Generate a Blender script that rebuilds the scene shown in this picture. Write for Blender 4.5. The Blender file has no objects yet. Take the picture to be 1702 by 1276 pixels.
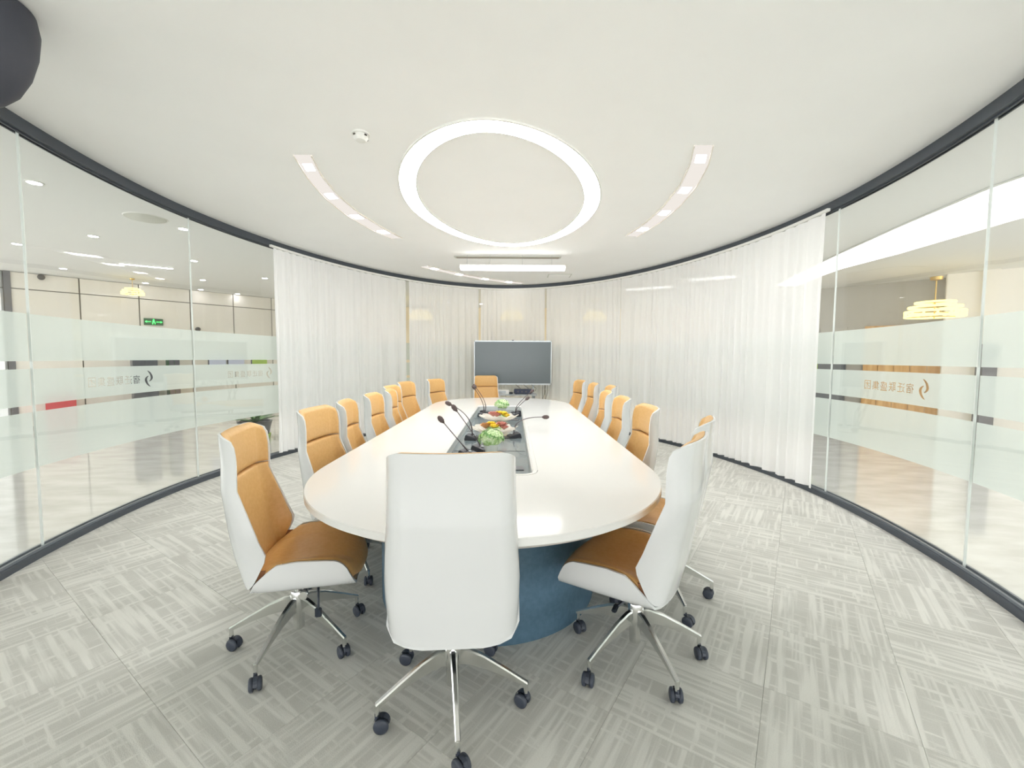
import bpy, bmesh, math, random
from mathutils import Vector, Matrix
random.seed(7)
C = bpy.context.scene
COL = C.collection
PI = math.pi

# ------------------------------------------------------------------ camera, world, exposure
cam_d = bpy.data.cameras.new('camera'); cam = bpy.data.objects.new('camera', cam_d); COL.objects.link(cam)
F_PX, PITCH, ROLL, CAM_Z = 705.0, math.radians(3.45), math.radians(.335), 1.40
cam_d.sensor_fit = 'HORIZONTAL'; cam_d.sensor_width = 36.0; cam_d.lens = F_PX/1702*36.0
cam_d.clip_start = .02; cam_d.clip_end = 200
fw = Vector((0, math.cos(PITCH), -math.sin(PITCH))); up = Vector((0, math.sin(PITCH), math.cos(PITCH))); rt = Vector((1, 0, 0))
cr, sr = math.cos(ROLL), math.sin(ROLL)
R_ = rt*cr + up*sr; U_ = up*cr - rt*sr; B_ = -fw
cam.matrix_world = Matrix(((R_.x, U_.x, B_.x, 0), (R_.y, U_.y, B_.y, 0), (R_.z, U_.z, B_.z, CAM_Z), (0, 0, 0, 1)))
C.camera = cam
w = bpy.data.worlds.new('world'); C.world = w; w.use_nodes = True
bg = w.node_tree.nodes['Background']; bg.inputs[0].default_value = (1.0, 1.0, 1.0, 1); bg.inputs[1].default_value = 1.9
C.view_settings.view_transform = 'Standard'; C.view_settings.look = 'None'
C.view_settings.gamma = 1.0; C.view_settings.use_curve_mapping = False
C.view_settings.exposure = 1.42
C.cycles.max_bounces = 14; C.cycles.diffuse_bounces = 8; C.cycles.glossy_bounces = 5
C.cycles.transparent_max_bounces = 32; C.cycles.transmission_bounces = 8
C.cycles.sample_clamp_indirect = 6.0; C.cycles.caustics_reflective = False; C.cycles.caustics_refractive = False
RING_E, SLOT_E, STRIP_E, DOWN_E, CHAND_E = 11.5, 5.0, 1.3, 14.0, 1.1

# ------------------------------------------------------------------ materials
def lin(c):
    return tuple(((v/255)/12.92 if v/255 <= .04045 else ((v/255+.055)/1.055)**2.4) for v in c) + (1,)
def mat(name, rgb, rough=.5, metal=0.0, spec=.5, coat=0.0, emit=None, estr=0.0):
    m = bpy.data.materials.new(name); m.use_nodes = True
    b = m.node_tree.nodes['Principled BSDF']
    b.inputs['Base Color'].default_value = lin(rgb); b.inputs['Roughness'].default_value = rough
    b.inputs['Metallic'].default_value = metal; b.inputs['Specular IOR Level'].default_value = spec
    b.inputs['Coat Weight'].default_value = coat
    if emit:
        b.inputs['Emission Color'].default_value = lin(emit); b.inputs['Emission Strength'].default_value = estr
    return m
def nodes(m):
    return m.node_tree.nodes, m.node_tree.links, m.node_tree.nodes['Principled BSDF']
def add_noise(m, c1, c2, scale=(1, 1, 1), nscale=5.0, detail=4.0, bump=0.0, lo=.35, hi=.65, coord='Object'):
    N, L, b = nodes(m)
    tc = N.new('ShaderNodeTexCoord'); mp = N.new('ShaderNodeMapping'); mp.inputs['Scale'].default_value = scale
    nz = N.new('ShaderNodeTexNoise'); nz.inputs['Scale'].default_value = nscale; nz.inputs['Detail'].default_value = detail
    rp = N.new('ShaderNodeValToRGB'); rp.color_ramp.elements[0].position = lo; rp.color_ramp.elements[1].position = hi
    rp.color_ramp.elements[0].color = lin(c1); rp.color_ramp.elements[1].color = lin(c2)
    L.new(tc.outputs[coord], mp.inputs[0]); L.new(mp.outputs[0], nz.inputs[0]); L.new(nz.outputs[0], rp.inputs[0])
    L.new(rp.outputs[0], b.inputs['Base Color'])
    if bump:
        bp = N.new('ShaderNodeBump'); bp.inputs['Strength'].default_value = bump; bp.inputs['Distance'].default_value = .002
        L.new(nz.outputs[0], bp.inputs['Height']); L.new(bp.outputs[0], b.inputs['Normal'])
    return m
def emis(name, rgb, s):
    m = bpy.data.materials.new(name); m.use_nodes = True; N = m.node_tree.nodes; N.clear()
    e = N.new('ShaderNodeEmission'); e.inputs[0].default_value = lin(rgb); e.inputs[1].default_value = s
    o = N.new('ShaderNodeOutputMaterial'); m.node_tree.links.new(e.outputs[0], o.inputs[0]); return m
def film_like(name, rgb, transp, transl, gloss=0.0, rough=.4, trough=1.0):
    """thin sheet: part see-through, part diffuse reflecting, part diffuse transmitting"""
    m = bpy.data.materials.new(name); m.use_nodes = True; N = m.node_tree.nodes; L = m.node_tree.links; N.clear()
    d = N.new('ShaderNodeBsdfDiffuse'); t = N.new('ShaderNodeBsdfTranslucent'); a = N.new('ShaderNodeBsdfTransparent')
    d.inputs[0].default_value = lin(rgb); t.inputs[0].default_value = lin(rgb)
    m1 = N.new('ShaderNodeMixShader'); m1.inputs[0].default_value = transl
    m2 = N.new('ShaderNodeMixShader'); m2.inputs[0].default_value = transp
    o = N.new('ShaderNodeOutputMaterial')
    L.new(d.outputs[0], m1.inputs[1]); L.new(t.outputs[0], m1.inputs[2]); L.new(m1.outputs[0], m2.inputs[1]); L.new(a.outputs[0], m2.inputs[2])
    L.new(m2.outputs[0], o.inputs[0]); return m
def glass(name, tint, base=.04):
    m = bpy.data.materials.new(name); m.use_nodes = True; N = m.node_tree.nodes; L = m.node_tree.links; N.clear()
    a = N.new('ShaderNodeBsdfTransparent'); a.inputs[0].default_value = tint
    g = N.new('ShaderNodeBsdfGlossy'); g.inputs['Roughness'].default_value = 0.0; g.inputs[0].default_value = (1, 1, 1, 1)
    lw = N.new('ShaderNodeLayerWeight'); p = N.new('ShaderNodeMath'); p.operation = 'POWER'; p.inputs[1].default_value = 5
    ma = N.new('ShaderNodeMath'); ma.operation = 'MULTIPLY_ADD'; ma.inputs[1].default_value = 1-base; ma.inputs[2].default_value = base
    mx = N.new('ShaderNodeMixShader'); o = N.new('ShaderNodeOutputMaterial')
    L.new(lw.outputs['Facing'], p.inputs[0]); L.new(p.outputs[0], ma.inputs[0]); L.new(ma.outputs[0], mx.inputs[0])
    L.new(a.outputs[0], mx.inputs[1]); L.new(g.outputs[0], mx.inputs[2]); L.new(mx.outputs[0], o.inputs[0]); return m

M = {}
M['ceiling'] = add_noise(mat('ceiling_paint', (246, 246, 245), .9), (245, 245, 244), (247, 247, 246), nscale=1.5)
M['trim'] = mat('dark_trim', (72, 78, 86), .45)
M['trim_top'] = mat('dark_trim_top', (120, 126, 132), .35)
M['shell'] = mat('white_shell', (212, 214, 214), .18, spec=.5, coat=.3)
M['table'] = mat('white_lacquer', (222, 222, 219), .12, spec=.45, coat=.0)
M['table_edge'] = mat('table_edge', (226, 217, 210), .35)
M['base'] = add_noise(mat('blue_base', (72, 102, 122), .55), (70, 100, 120), (78, 108, 128), nscale=40)
M['chrome'] = mat('polished_aluminium', (228, 229, 227), .2, metal=1.0)
M['steel'] = mat('brushed_steel', (175, 178, 180), .3, metal=1.0)
M['black'] = mat('black_plastic', (48, 52, 62), .4)
M['caster'] = mat('caster_rubber', (52, 58, 70), .45)
M['mech'] = mat('mechanism_black', (30, 38, 50), .4)
M['leather'] = add_noise(mat('tan_leather', (210, 167, 106), .42), (208, 164, 102), (214, 172, 112), nscale=60, bump=.12)
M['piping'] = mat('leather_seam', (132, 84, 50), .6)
M['glass'] = glass('clear_glass', (.98, .99, .985, 1), .045)
M['seam'] = mat('silicone_joint', (226, 232, 228), .3)
M['film'] = film_like('frosted_film', (220, 228, 223), .18, .45)
M['curtain'] = film_like('sheer_curtain', (250, 250, 250), .10, .42)
M['screen'] = mat('screen_glass', (88, 98, 102), .25, spec=.6)
M['silver'] = mat('silver_bezel', (196, 202, 206), .3, metal=.4)
M['trough'] = mat('trough_grey', (106, 117, 121), .2, coat=.3)
M['trough_side'] = mat('trough_side', (188, 192, 192), .3)
M['mic'] = mat('mic_black', (44, 46, 54), .4)
M['mic_stem'] = mat('mic_stem', (96, 88, 92), .35, metal=.5)
M['foam'] = mat('mic_foam', (92, 80, 80), .9)
M['crystal'] = glass('crystal_dish', (.93, .93, .91, 1), .12)
M['pot'] = mat('white_pot', (232, 238, 232), .3)
M['leaf_pale'] = add_noise(mat('pale_green_petal', (196, 222, 168), .6), (160, 200, 120), (226, 240, 206), nscale=30)
M['leaf'] = mat('leaf_green', (120, 168, 98), .5)
M['leaf_dark'] = add_noise(mat('palm_green', (60, 105, 60), .5), (50, 92, 52), (110, 150, 90), nscale=8)
M['yellow'] = mat('yellow_petal', (242, 220, 90), .6)
M['rose'] = mat('rose_petal', (206, 148, 138), .6)
M['brownrose'] = mat('brown_petal', (198, 152, 108), .6)
M['ring'] = emis('ring_diffuser', (255, 254, 252), RING_E)
M['slotspot'] = emis('slot_lamp', (255, 252, 244), SLOT_E*2)
M['slotbed'] = emis('slot_diffuser', (255, 248, 240), .33)
M['slot'] = mat('slot_white', (238, 232, 224), .4)
M['strip'] = emis('strip_diffuser', (255, 255, 255), STRIP_E)
M['down'] = emis('downlight_lens', (248, 246, 255), DOWN_E)
M['chand'] = emis('chandelier_glow', (255, 228, 138), CHAND_E)
M['gold'] = mat('gold_rod', (212, 180, 110), .3, metal=.8)
M['panel_lamp'] = emis('linear_lamp', (255, 255, 255), 5.0)
M['marble'] = add_noise(mat('marble_floor', (226, 222, 212), .09, spec=.5, coat=.5), (214, 212, 206), (234, 233, 229), scale=(1, 2.5, 1), nscale=2.2, detail=8)
M['lobby_ceiling'] = mat('lobby_ceiling', (234, 235, 234), .9)
M['cream'] = mat('cream_panel', (226, 221, 210), .22, coat=.3)
M['cool_white'] = mat('cool_white_panel', (228, 230, 230), .3)
M['joint'] = mat('panel_joint', (128, 122, 112), .7)
M['backer'] = mat('wall_backer', (170, 164, 152), .8)
M['warm'] = add_noise(mat('warm_wall', (240, 224, 194), .6), (236, 218, 186), (242, 228, 200), nscale=1.2)
M['taupe'] = mat('taupe_wall', (182, 178, 168), .6)
M['wood'] = add_noise(mat('wood_panel', (214, 170, 110), .45), (204, 156, 96), (224, 184, 126), scale=(1, 1, .12), nscale=14)
M['bright'] = mat('bright_wall', (238, 234, 226), .7)
M['darkpost'] = mat('dark_post', (96, 94, 98), .4)
M['darkdoor'] = mat('dark_door', (84, 86, 90), .35)
M['red'] = mat('red_box', (196, 60, 66), .4)
M['exit_green'] = emis('exit_green', (60, 214, 90), 1.6)
M['exit_dark'] = mat('exit_board', (40, 92, 52), .4)
M['green_board'] = mat('green_board', (160, 194, 70), .5)
M['blue_board'] = mat('pale_blue_board', (206, 212, 232), .4)
M['plastic_white'] = mat('white_plastic', (232, 232, 228), .4)
M['vent'] = mat('vent_grey', (205, 206, 198), .6)
M['lens'] = mat('dark_lens', (66, 62, 56), .3)
M['speaker'] = mat('dark_blur_body', (56, 58, 68), .6)  # for the unidentified dark body in the top left corner
M['cable'] = mat('cable_black', (60, 54, 52), .5)
M['avbox'] = mat('navy_unit', (56, 62, 84), .4)

def carpet_mat():
    m = mat('carpet', (176, 175, 166), .97, spec=.1); N, L, b = nodes(m)
    tc = N.new('ShaderNodeTexCoord'); oi = N.new('ShaderNodeObjectInfo')
    ad = N.new('ShaderNodeVectorMath'); ad.operation = 'ADD'
    sc = N.new('ShaderNodeVectorMath'); sc.operation = 'SCALE'; sc.inputs['Scale'].default_value = 37.0
    cb = N.new('ShaderNodeCombineXYZ'); L.new(oi.outputs['Random'], cb.inputs[0]); L.new(oi.outputs['Random'], cb.inputs[1])
    L.new(cb.outputs[0], sc.inputs[0]); L.new(tc.outputs['Object'], ad.inputs[0]); L.new(sc.outputs[0], ad.inputs[1])
    def streak(s, lo, hi):
        mp = N.new('ShaderNodeMapping'); mp.inputs['Scale'].default_value = s; L.new(ad.outputs[0], mp.inputs[0])
        n = N.new('ShaderNodeTexNoise'); n.inputs['Scale'].default_value = 1.0; n.inputs['Detail'].default_value = 2.5
        L.new(mp.outputs[0], n.inputs[0]); r = N.new('ShaderNodeMapRange'); r.inputs[1].default_value = lo; r.inputs[2].default_value = hi
        L.new(n.outputs[0], r.inputs[0]); return r.outputs[0]
    a = streak((1.8, 34, 1), .46, .60); c = streak((38, 4.0, 1), .54, .66)
    mxm = N.new('ShaderNodeMath'); mxm.operation = 'MAXIMUM'; L.new(a, mxm.inputs[0]); L.new(c, mxm.inputs[1])
    big = streak((3.5, 3.5, 1), .3, .7)
    mu = N.new('ShaderNodeMath'); mu.operation = 'MULTIPLY_ADD'; mu.inputs[1].default_value = .5; L.new(mxm.outputs[0], mu.inputs[0])
    b2 = N.new('ShaderNodeMath'); b2.operation = 'MULTIPLY'; b2.inputs[1].default_value = .3; L.new(big, b2.inputs[0]); L.new(b2.outputs[0], mu.inputs[2])
    rr = N.new('ShaderNodeMath'); rr.operation = 'MULTIPLY_ADD'; rr.inputs[1].default_value = .05; L.new(oi.outputs['Random'], rr.inputs[0]); L.new(mu.outputs[0], rr.inputs[2])
    mix = N.new('ShaderNodeMix'); mix.data_type = 'RGBA'; L.new(rr.outputs[0], mix.inputs[0])
    mix.inputs[6].default_value = lin((191, 190, 184)); mix.inputs[7].default_value = lin((230, 229, 223))
    fine = N.new('ShaderNodeTexNoise'); fine.inputs['Scale'].default_value = 260; L.new(tc.outputs['Object'], fine.inputs[0])
    mm = N.new('ShaderNodeMix'); mm.data_type = 'RGBA'; mm.blend_type = 'MULTIPLY'; mm.inputs[0].default_value = .18
    rp = N.new('ShaderNodeMapRange'); rp.inputs[1].default_value = .3; rp.inputs[2].default_value = .6; rp.inputs[3].default_value = .55
    L.new(fine.outputs[0], rp.inputs[0]); L.new(mix.outputs[2], mm.inputs[6]); L.new(rp.outputs[0], mm.inputs[7])
    L.new(mm.outputs[2], b.inputs['Base Color'])
    bp = N.new('ShaderNodeBump'); bp.inputs['Strength'].default_value = .35; bp.inputs['Distance'].default_value = .003
    L.new(fine.outputs[0], bp.inputs['Height']); L.new(bp.outputs[0], b.inputs['Normal'])
    return m
M['carpet'] = carpet_mat()

# ------------------------------------------------------------------ helpers
def mesh_obj(name, verts, faces, m, parent=None, smooth=False, loc=None):
    me = bpy.data.meshes.new(name); me.from_pydata([tuple(v) for v in verts], [], faces); me.update()
    if smooth: me.shade_smooth()
    if m: me.materials.append(m)
    o = bpy.data.objects.new(name, me); COL.objects.link(o)
    if parent: o.parent = parent
    if loc: o.location = loc
    return o
def obj(name, bm, m, parent=None, smooth=False, loc=None, sharp=None):
    bmesh.ops.recalc_face_normals(bm, faces=bm.faces)
    me = bpy.data.meshes.new(name); bm.to_mesh(me); bm.free()
    if smooth:
        if sharp: me.shade_smooth(); me.set_sharp_from_angle(angle=math.radians(sharp))
        else: me.shade_smooth()
    me.materials.append(m)
    o = bpy.data.objects.new(name, me); COL.objects.link(o)
    if parent: o.parent = parent
    if loc: o.location = loc
    return o
def tag(o, label=None, cat=None, group=None, kind=None):
    if label: o['label'] = label
    if cat: o['category'] = cat
    if group: o['group'] = group
    if kind: o['kind'] = kind
    return o
def thing(name, label, cat, loc=(0, 0, 0), rz=0, group=None):
    o = bpy.data.objects.new(name, None); COL.objects.link(o); o.empty_display_size = .1
    o.location = loc; o.rotation_euler = (0, 0, rz); return tag(o, label, cat, group)
def struct(name, label=None, loc=(0, 0, 0), rz=0):
    o = bpy.data.objects.new(name, None); COL.objects.link(o); o.location = loc; o.rotation_euler = (0, 0, rz)
    return tag(o, label, None, None, 'structure')
def add_box(bm, c, s, rz=0, bevel=0):
    r = bmesh.ops.create_cube(bm, size=1, matrix=Matrix.Translation(c) @ Matrix.Rotation(rz, 4, 'Z') @ Matrix.Diagonal((*s, 1)))
    if bevel:
        es = list({e for v in r['verts'] for e in v.link_edges})
        bmesh.ops.bevel(bm, geom=es, offset=bevel, segments=2, affect='EDGES')
def box(name, c, s, m, parent=None, rz=0, bevel=0):
    bm = bmesh.new(); add_box(bm, c, s, rz, bevel); return obj(name, bm, m, parent)
def add_tube(bm, pts, r, seg=10, cap=True):
    pts = [Vector(p) for p in pts]; rs = r if isinstance(r, (list, tuple)) else [r]*len(pts); rings = []
    t0 = (pts[1]-pts[0]).normalized(); ref = Vector((0, 0, 1)) if abs(t0.z) < .9 else Vector((1, 0, 0))
    n = t0.cross(ref).normalized()
    for i, p in enumerate(pts):
        t = (pts[min(i+1, len(pts)-1)]-pts[max(i-1, 0)]).normalized()
        n = (n - t*n.dot(t)).normalized(); b = t.cross(n)
        rings.append([bm.verts.new(p+(n*math.cos(a)+b*math.sin(a))*rs[i]) for a in [2*PI*k/seg for k in range(seg)]])
    for i in range(len(rings)-1):
        for k in range(seg):
            bm.faces.new((rings[i][k], rings[i][(k+1) % seg], rings[i+1][(k+1) % seg], rings[i+1][k]))
    if cap: bm.faces.new(rings[0][::-1]); bm.faces.new(rings[-1])
def tube(name, pts, r, m, parent=None, seg=10):
    bm = bmesh.new(); add_tube(bm, pts, r, seg); return obj(name, bm, m, parent, True, sharp=50)
def lathe_bm(prof, seg=24, bm=None, off=(0, 0, 0)):
    bm = bm or bmesh.new(); o = Vector(off)
    rings = []
    for r, z in prof:
        if r < 1e-6: rings.append([bm.verts.new(o+Vector((0, 0, z)))])
        else: rings.append([bm.verts.new(o+Vector((r*math.cos(2*PI*k/seg), r*math.sin(2*PI*k/seg), z))) for k in range(seg)])
    for a, b in zip(rings, rings[1:]):
        for k in range(seg):
            k2 = (k+1) % seg
            if len(a) == 1 and len(b) > 1: bm.faces.new((a[0], b[k], b[k2]))
            elif len(b) == 1 and len(a) > 1: bm.faces.new((a[k], a[k2], b[0]))
            elif len(a) > 1: bm.faces.new((a[k], a[k2], b[k2], b[k]))
    return bm
def lathe(name, prof, m, parent=None, seg=24, loc=None, sharp=40):
    return obj(name, lathe_bm(prof, seg), m, parent, True, loc, sharp)
def children(o):
    return [c for c in bpy.data.objects if c.parent == o]
_kids = {}
def copy_tree(o, parent=None, top=True):
    if top:
        _kids.clear()
        for x in bpy.data.objects:
            if x.parent: _kids.setdefault(x.parent.name, []).append(x)
    c = o.copy(); COL.objects.link(c)
    if parent: c.parent = parent
    for k in _kids.get(o.name, []): copy_tree(k, c, False)
    return c
def interp(tab, x):
    if x <= tab[0][0]: return tab[0][1]
    for (a, fa), (b, fb) in zip(tab, tab[1:]):
        if x <= b: return fa+(fb-fa)*(x-a)/(b-a)
    return tab[-1][1]

# ------------------------------------------------------------------ room outline (superellipse), arc length clockwise seen from above
RX, RY, RA, RB, RN = -.146, 4.38, 3.37, 4.96, 1.86
def se(cx, cy, a, b, n, th):
    c, s = math.cos(th), math.sin(th)
    return Vector((cx+a*math.copysign(abs(c)**(2/n), c), cy+b*math.copysign(abs(s)**(2/n), s)))
NP = 2400
OUT = [se(RX, RY, RA, RB, RN, -PI/2-2*PI*k/NP) for k in range(NP+1)]      # starts behind the camera, runs clockwise (left side first)
ARC = [0.0]
for p, q in zip(OUT, OUT[1:]): ARC.append(ARC[-1]+(q-p).length)
TOT = ARC[-1]
import bisect
def wp(s, off=0.0):
    """point on the wall line at arc length s, moved inwards by off"""
    s %= TOT; i = min(max(bisect.bisect_right(ARC, s)-1, 0), NP-1)
    t = (s-ARC[i])/max(ARC[i+1]-ARC[i], 1e-9); p = OUT[i].lerp(OUT[i+1], t); j0, j1 = (i-3) % NP, (i+4) % NP
    d = (OUT[j1]-OUT[j0]).normalized(); n = Vector((d.y, -d.x))          # clockwise travel: inside is to the right
    return p+n*off, n
def s_of(x, y):
    return ARC[min(range(NP), key=lambda i: (OUT[i].x-x)**2+(OUT[i].y-y)**2)]
CEIL, GTOP = 2.98, 2.90

# ------------------------------------------------------------------ floor of the meeting room: carpet tiles
def clip_poly(poly, cl):
    out = poly
    for a, b in zip(cl, cl[1:]+cl[:1]):
        inp, out = out, []
        if not inp: return []
        def side(p): return (b.x-a.x)*(p.y-a.y)-(b.y-a.y)*(p.x-a.x)
        for p, q in zip(inp, inp[1:]+inp[:1]):
            sp, sq = side(p), side(q)
            if sp >= 0: out.append(p)
            if (sp >= 0) != (sq >= 0): out.append(p.lerp(q, sp/(sp-sq)))
    return out
INNER = [wp(TOT*k/90, .045)[0] for k in range(90)][::-1]
floor = struct('floor', 'light grey streaked carpet tiles laid inside the oval meeting room')
T = .5; GA = math.radians(56); ca, sa = math.cos(GA), math.sin(GA)
bmf = bmesh.new(); vs = [bmf.verts.new((p.x, p.y, -.012)) for p in INNER]; bmf.faces.new(vs)
obj('carpet_underlay', bmf, M['carpet'], floor)
full_me = None; g = .0004; tiles = []
for i in range(-30, 31):
    for j in range(-30, 31):
        cx, cy = (i+.5)*T, (j+.5)*T
        wx, wy = RX+cx*ca-cy*sa, RY+cx*sa+cy*ca
        if wy < .1 or (wx-RX)**2/(RA+.6)**2+(wy-RY)**2/(RB+.6)**2 > 1.25: continue
        if abs(wx) > 1.25*wy+.9: continue
        rot = GA+random.choice((0, PI/2, PI, -PI/2)); cr_, sr_ = math.cos(rot), math.sin(rot)
        loc = Vector((wx, wy)); hh = T/2-g
        quad = [loc+Vector((cr_*u-sr_*v, sr_*u+cr_*v)) for u, v in ((-hh, -hh), (hh, -hh), (hh, hh), (-hh, hh))]
        pc = clip_poly(quad, INNER)
        if len(pc) < 3: continue
        whole = all(min((p-q).length for q in pc) < 1e-6 for p in quad)
        if whole and full_me:
            o = bpy.data.objects.new('carpet_tile', full_me); COL.objects.link(o)
        else:
            loc2 = [(p-loc) for p in pc]; L2 = [Vector((cr_*p.x+sr_*p.y, -sr_*p.x+cr_*p.y)) for p in loc2]
            n = len(L2); c0 = sum(L2, Vector((0, 0)))/n
            V = [(p.x, p.y, -.008) for p in L2]+[(p.x, p.y, -.001) for p in L2]+[(c0.x+(p.x-c0.x)*.998, c0.y+(p.y-c0.y)*.998, 0) for p in L2]
            Fc = [tuple(range(2*n, 3*n))]+[(k, (k+1) % n, n+(k+1) % n, n+k) for k in range(n)]+[(n+k, n+(k+1) % n, 2*n+(k+1) % n, 2*n+k) for k in range(n)]
            o = mesh_obj('carpet_tile', V, Fc, M['carpet'])
            if whole: full_me = o.data
        o.parent = floor; o.location = (wx, wy, 0); o.rotation_euler = (0, 0, rot); tiles.append(o)

# ------------------------------------------------------------------ ceiling of the meeting room
def disc(name, pts, z, h, m, parent=None):
    n = len(pts); V = [(p.x, p.y, z) for p in pts]+[(p.x, p.y, z+h) for p in pts]
    return mesh_obj(name, V, [tuple(range(n)), tuple(range(2*n-1, n-1, -1))]+[(k, n+k, n+(k+1) % n, (k+1) % n) for k in range(n)], m, parent)
ceil = disc('ceiling', [wp(TOT*k/160, -.05)[0] for k in range(160)], CEIL, .12, M['ceiling'])
tag(ceil, 'plain off-white oval ceiling of the meeting room', None, None, 'structure')

def wall_strip(name, s0, s1, z0, z1, o0, o1, m, parent=None, ds=.08, smooth=True):
    """closed strip following the wall between arc lengths s0..s1"""
    n = max(2, int(abs(s1-s0)/ds)); V = []; Fc = []
    closed = abs(abs(s1-s0)-TOT) < 1e-6
    for k in range(n+(0 if closed else 1)):
        s = s0+(s1-s0)*k/n
        a, _ = wp(s, o0); b, _ = wp(s, o1)
        V += [(a.x, a.y, z0), (b.x, b.y, z0), (b.x, b.y, z1), (a.x, a.y, z1)]
    cnt = len(V)//4
    for k in range(cnt if closed else cnt-1):
        i, j = 4*k, 4*((k+1) % cnt)
        for q in range(4): Fc.append((i+q, i+(q+1) % 4, j+(q+1) % 4, j+q))
    if not closed: Fc += [(3, 2, 1, 0), (4*cnt-4, 4*cnt-3, 4*cnt-2, 4*cnt-1)]
    bm = bmesh.new(); vv = [bm.verts.new(v) for v in V]
    for f in Fc: bm.faces.new([vv[i] for i in f])
    return obj(name, bm, m, parent, smooth, sharp=30)
tr = struct('trim_1', 'dark grey metal head track between ceiling and glass wall')
wall_strip('head_track', 0, TOT, GTOP, CEIL, -.03, .05, M['trim'], tr)
wall_strip('track_lip', 0, TOT, GTOP-.012, GTOP+.002, -.022, -.012, M['trim'], tr); wall_strip('track_lip', 0, TOT, GTOP-.012, GTOP+.002, .012, .022, M['trim'], tr)
SFAR = s_of(RX, RY+RB)
for nm, a, b in (('baseboard_left', 0, SFAR), ('baseboard_right', SFAR, TOT)):
    bb = struct(nm, 'dark grey floor track under the glass on the %s side' % nm.split('_')[1])
    wall_strip('floor_track', a, b, -.01, .045, -.03, .05, M['trim'], bb)
    wall_strip('track_lip', a, b, .045, .062, .014, .03, M['trim_top'], bb); wall_strip('track_lip', a, b, .045, .062, -.03, -.014, M['trim_top'], bb)

# ------------------------------------------------------------------ glass panes with frosted film and cut-out lettering
S = lambda x, y: s_of(x, y)
seams = [S(-3.331, 2.944), S(-3.507, 4.675), None, S(-2.089, 8.285), S(-.737, 9.234), S(.742, 9.112), None, None, None, S(3.223, 4.28), S(2.978, 2.71)]
seams[2] = seams[1]+1.72
for k in (6, 7, 8): seams[k] = seams[5]+(seams[9]-seams[5])*(k-5)/4
ext = seams[:]
while ext[0] > 1.75: ext.insert(0, ext[0]-1.74)
while TOT-ext[-1] > 1.75: ext.append(ext[-1]+1.74)
ext = [e for e in ext]
char_cache = {}
def char_cells():
    """flat meshes (x right, y up, cell 1 x 1) of a film square with the letter cut out"""
    for ch in '宿迁联盛集团':
        cu = bpy.data.curves.new('glyph', 'FONT'); cu.body = ch; cu.size = 1.0; cu.resolution_u = 2
        ob = bpy.data.objects.new('glyph', cu); COL.objects.link(ob)
        bpy.ops.object.select_all(action='DESELECT'); ob.select_set(True); bpy.context.view_layer.objects.active = ob
        bpy.ops.object.convert(target='CURVE')
        ob = bpy.context.view_layer.objects.active; cu = ob.data
        cu.dimensions = '2D'; cu.fill_mode = 'BOTH'; cu.resolution_u = 2
        xs = [p.co.x for sp in cu.splines for p in (sp.bezier_points if sp.type == 'BEZIER' else sp.points)]
        ys = [p.co.y for sp in cu.splines for p in (sp.bezier_points if sp.type == 'BEZIER' else sp.points)]
        mx, my = (min(xs)+max(xs))/2, (min(ys)+max(ys))/2; k = .92/max(max(xs)-min(xs), max(ys)-min(ys))
        sp = cu.splines.new('POLY'); sp.points.add(3)
        h, wd = .92, .53          # half height and half width of the cell in glyph units
        for q, (x, y) in enumerate(((-wd, -h), (wd, -h), (wd, h), (-wd, h))): sp.points[q].co = (mx+x/k, my+y/k, 0, 1)
        sp.use_cyclic_u = True
        me = ob.to_mesh()
        V = [((v.co.x-mx)*k, (v.co.y-my)*k) for v in me.vertices]; Fc = [tuple(p.vertices) for p in me.polygons]
        char_cache[ch] = (V, Fc, wd, h); ob.to_mesh_clear(); bpy.data.objects.remove(ob, do_unlink=True)
    cu = bpy.data.curves.new('emblem', 'CURVE'); cu.dimensions = '2D'; cu.fill_mode = 'BOTH'
    up_ = [(855, 570), (876, 576), (892, 587), (906, 602), (915, 620), (918, 636), (912, 650), (898, 661), (880, 669), (874, 664), (888, 652), (893, 638), (891, 622), (884, 604), (872, 588)]
    S1 = [((x-872)/146, -(y-643)/146) for x, y in up_]; S2 = [(-x, -y) for x, y in S1]
    wd, h = .46, .56
    for P in (S1, S2, [(-wd, -h), (wd, -h), (wd, h), (-wd, h)]):
        sp = cu.splines.new('POLY'); sp.points.add(len(P)-1); sp.use_cyclic_u = True
        for q, (x, y) in enumerate(P): sp.points[q].co = (x, y, 0, 1)
    ob = bpy.data.objects.new('emblem', cu); COL.objects.link(ob); me = ob.to_mesh()
    char_cache['emblem'] = ([(v.co.x, v.co.y) for v in me.vertices], [tuple(p.vertices) for p in me.polygons], wd, h)
    ob.to_mesh_clear(); bpy.data.objects.remove(ob, do_unlink=True)
char_cells()
FO = -.010     # film sits on the outer face of the glass
def film_strip(V, Fc, s0, s1, z0, z1, ds=.1):
    n = max(1, round((s1-s0)/ds)); b = len(V)
    for k in range(n+1):
        p, _ = wp(s0+(s1-s0)*k/n, FO); V += [(p.x, p.y, z0), (p.x, p.y, z1)]
    for k in range(n): Fc.append((b+2*k, b+2*k+2, b+2*k+3, b+2*k+1))
def film_cell(V, Fc, key, s0, zc, scale, mirror, zlo, zhi):
    v, f, wd, h = char_cache[key]; b = len(V); out = []
    for x, y in v:
        z = zc+y*scale
        if y > h-1e-4: z = zhi
        if y < -h+1e-4: z = zlo
        p, _ = wp(s0+(wd+(-x if mirror else x))*scale, FO); V.append((p.x, p.y, z))
    Fc += [tuple(b+i for i in q) for q in f]
    return s0+2*wd*scale
wn = 0
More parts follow.
